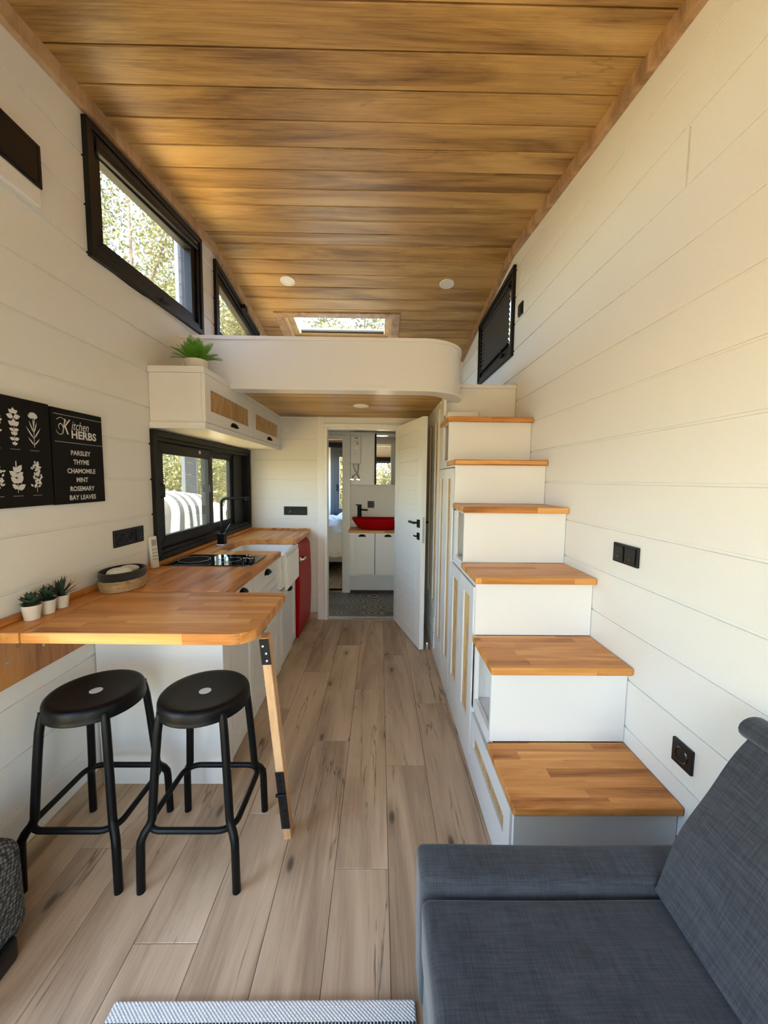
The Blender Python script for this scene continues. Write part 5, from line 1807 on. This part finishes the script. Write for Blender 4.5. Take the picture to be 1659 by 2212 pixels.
def leaves(name, mat, parent, blobs, n, size):
    """leaf cards with real positions inside a set of ellipsoids"""
    w = np.array([b[3] * b[4] * b[5] for b in blobs])
    idx = rng.choice(len(blobs), n, p=w / w.sum())
    B = np.array(blobs)[idx]
    d = rng.normal(size=(n, 3))
    d /= np.linalg.norm(d, axis=1, keepdims=True)
    rad = rng.random((n, 1)) ** 0.45
    c = B[:, :3] + d * rad * B[:, 3:6]
    a = rng.normal(size=(n, 3))
    a /= np.linalg.norm(a, axis=1, keepdims=True)
    b = np.cross(a, rng.normal(size=(n, 3)))
    b /= np.linalg.norm(b, axis=1, keepdims=True)
    s = size * rng.uniform(0.6, 1.3, (n, 1))
    vs = np.stack([c - a * s, c - b * s * 0.45, c + a * s, c + b * s * 0.45], 1).reshape(-1, 3)
    vs -= np.array(ORG[parent.name])
    me = bpy.data.meshes.new(name)
    me.vertices.add(4 * n)
    me.vertices.foreach_set('co', vs.ravel())
    me.loops.add(4 * n)
    me.loops.foreach_set('vertex_index', np.arange(4 * n, dtype=np.int32))
    me.polygons.add(n)
    me.polygons.foreach_set('loop_start', np.arange(0, 4 * n, 4, dtype=np.int32))
    me.update(calc_edges=True)
    me.materials.append(mat)
    o = bpy.data.objects.new(name, me)
    COL.objects.link(o)
    o.parent = parent
    ORG[o.name] = ORG[parent.name]
    return tag(o, kind='stuff')


def tree(x, y, zlo, zhi, r, n, size, label, mat='leaf', name='tree'):
    t = thing(name, (x, y, -0.6), label, 'tree' if name == 'tree' else 'bush')
    rr2 = random.Random(int(x * 31 + y * 17))
    blobs = []
    H = zhi - zlo
    for k in range(14):
        an, q = rr2.uniform(0, 6.28), rr2.uniform(0.1, 0.8) * r
        z = zlo + H * rr2.uniform(0.12, 0.88)
        s = rr2.uniform(0.28, 0.5)
        blobs.append((x + q * math.cos(an), y + q * math.sin(an), z, r * s, r * s, H * s * 0.5))
    leaves('foliage', M[mat], t, blobs, n, size)
    m_ = MB()
    m_.tube([(x, y, -0.6), (x + 0.1, y, zlo * 0.5), (x - 0.05, y + 0.05, zlo + H * 0.35), (x, y, zlo + H * 0.8)], [0.18, 0.15, 0.10, 0.03], 8)
    for b in blobs[:9]:
        z0_ = zlo + (b[2] - zlo) * 0.35
        m_.tube([(x, y, z0_), (x + (b[0] - x) * 0.5, y + (b[1] - y) * 0.5, z0_ + (b[2] - z0_) * 0.6), b[:3]], [0.06, 0.04, 0.015], 6)
    m_.build('trunk', M['bark'], t, smooth=True)
    return t


tree(-10.2, 16.6, 4.5, 14.5, 5.0, 48000, 0.085, 'tall olive tree seen through the slanted upper window')
tree(-11.5, 27.0, 5.0, 17.0, 4.6, 22000, 0.13, 'tall tree seen through the slanted loft window')
tree(-5.8, 10.6, -0.6, 2.6, 1.8, 16000, 0.05, 'olive bush seen through the sliding kitchen pane', 'leaf', 'bush')
tree(-6.4, 15.0, -0.6, 3.0, 1.9, 16000, 0.055, 'golden bush seen through the rear kitchen pane', 'leaf2', 'bush')
tree(-0.8, 20.0, 3.0, 12.5, 4.0, 26000, 0.10, 'tree beyond the house seen through the skylight')
tree(-1.2, 11.6, -0.6, 4.0, 1.8, 12000, 0.06, 'pale bush seen through the bedroom window', 'leaf2', 'bush')
tree(1.0, -10.5, -0.2, 4.8, 2.6, 16000, 0.06, 'tree outside the entrance doors, reflected in the bathroom mirror', 'leaf2')
tree(5.5, 13.0, 2.0, 8.0, 2.4, 3000, 0.14, 'tree beyond the loft window with the pleated blind')

# garden swing with striped cushion outside the kitchen window
gc = thing('striped_cushion', (-2.25, 4.35, 0.55), 'fat grey and white striped outdoor cushion outside the kitchen window', 'cushion')
m = MB().box(-2.75, -2.05, 3.70, 4.86, 0.645, 1.22, 0.20, 6)
bmesh.ops.subdivide_edges(m.bm, edges=[e for e in m.bm.edges if e.calc_length() > 0.15], cuts=5, use_grid_fill=True)
soft(m, 0.018, 7).build('cushion_body', M['stripe'], gc, smooth=True, angle=70)
gw = thing('white_cushion', (-2.3, 5.15, 0.62), 'white outdoor pillow beside the striped cushion', 'cushion')
m = MB().box(-2.5, -2.1, 4.9, 5.35, 0.64, 1.05, 0.12, 5)
soft(m, 0.015, 8).build('cushion_body', M['towel'], gw, smooth=True, angle=70)
sw = thing('garden_swing', (-2.25, 4.8, -0.6), 'grey steel garden swing carrying the outdoor cushions', 'swing')
MB().box(-2.65, -1.9, 3.6, 5.5, 0.56, 0.615, 0.01).build('seat', M['grey'], sw)
MB().tube([(-2.2, 5.25, 0.62), (-2.2, 5.85, 1.45)], 0.022, 8).build('post', M['grey'], sw)
for y in (3.8, 5.3):
    for x in (-2.55, -2.0):
        MB().tube([(x, y, -0.6), (x, y, 0.56)], 0.025, 8).build('leg', M['grey'], sw)
sh = thing('garden_screen', (-3.2, 6.55, -0.6), 'tall grey blue board screen standing outside the kitchen window', 'screen')
M['screen'] = plain('grey_blue_boards', (0.045, 0.050, 0.065), 0.7)
for k in range(29):
    MB().box(-3.215, -3.185, 6.36, 6.74, -0.55 + k * 0.2, -0.36 + k * 0.2, 0.004).build('board', M['screen'], sh)
for y in (6.33, 6.74):
    MB().box(-3.23, -3.17, y, y + 0.03, -0.6, 5.26, 0.004).build('post', M['screen'], sh)
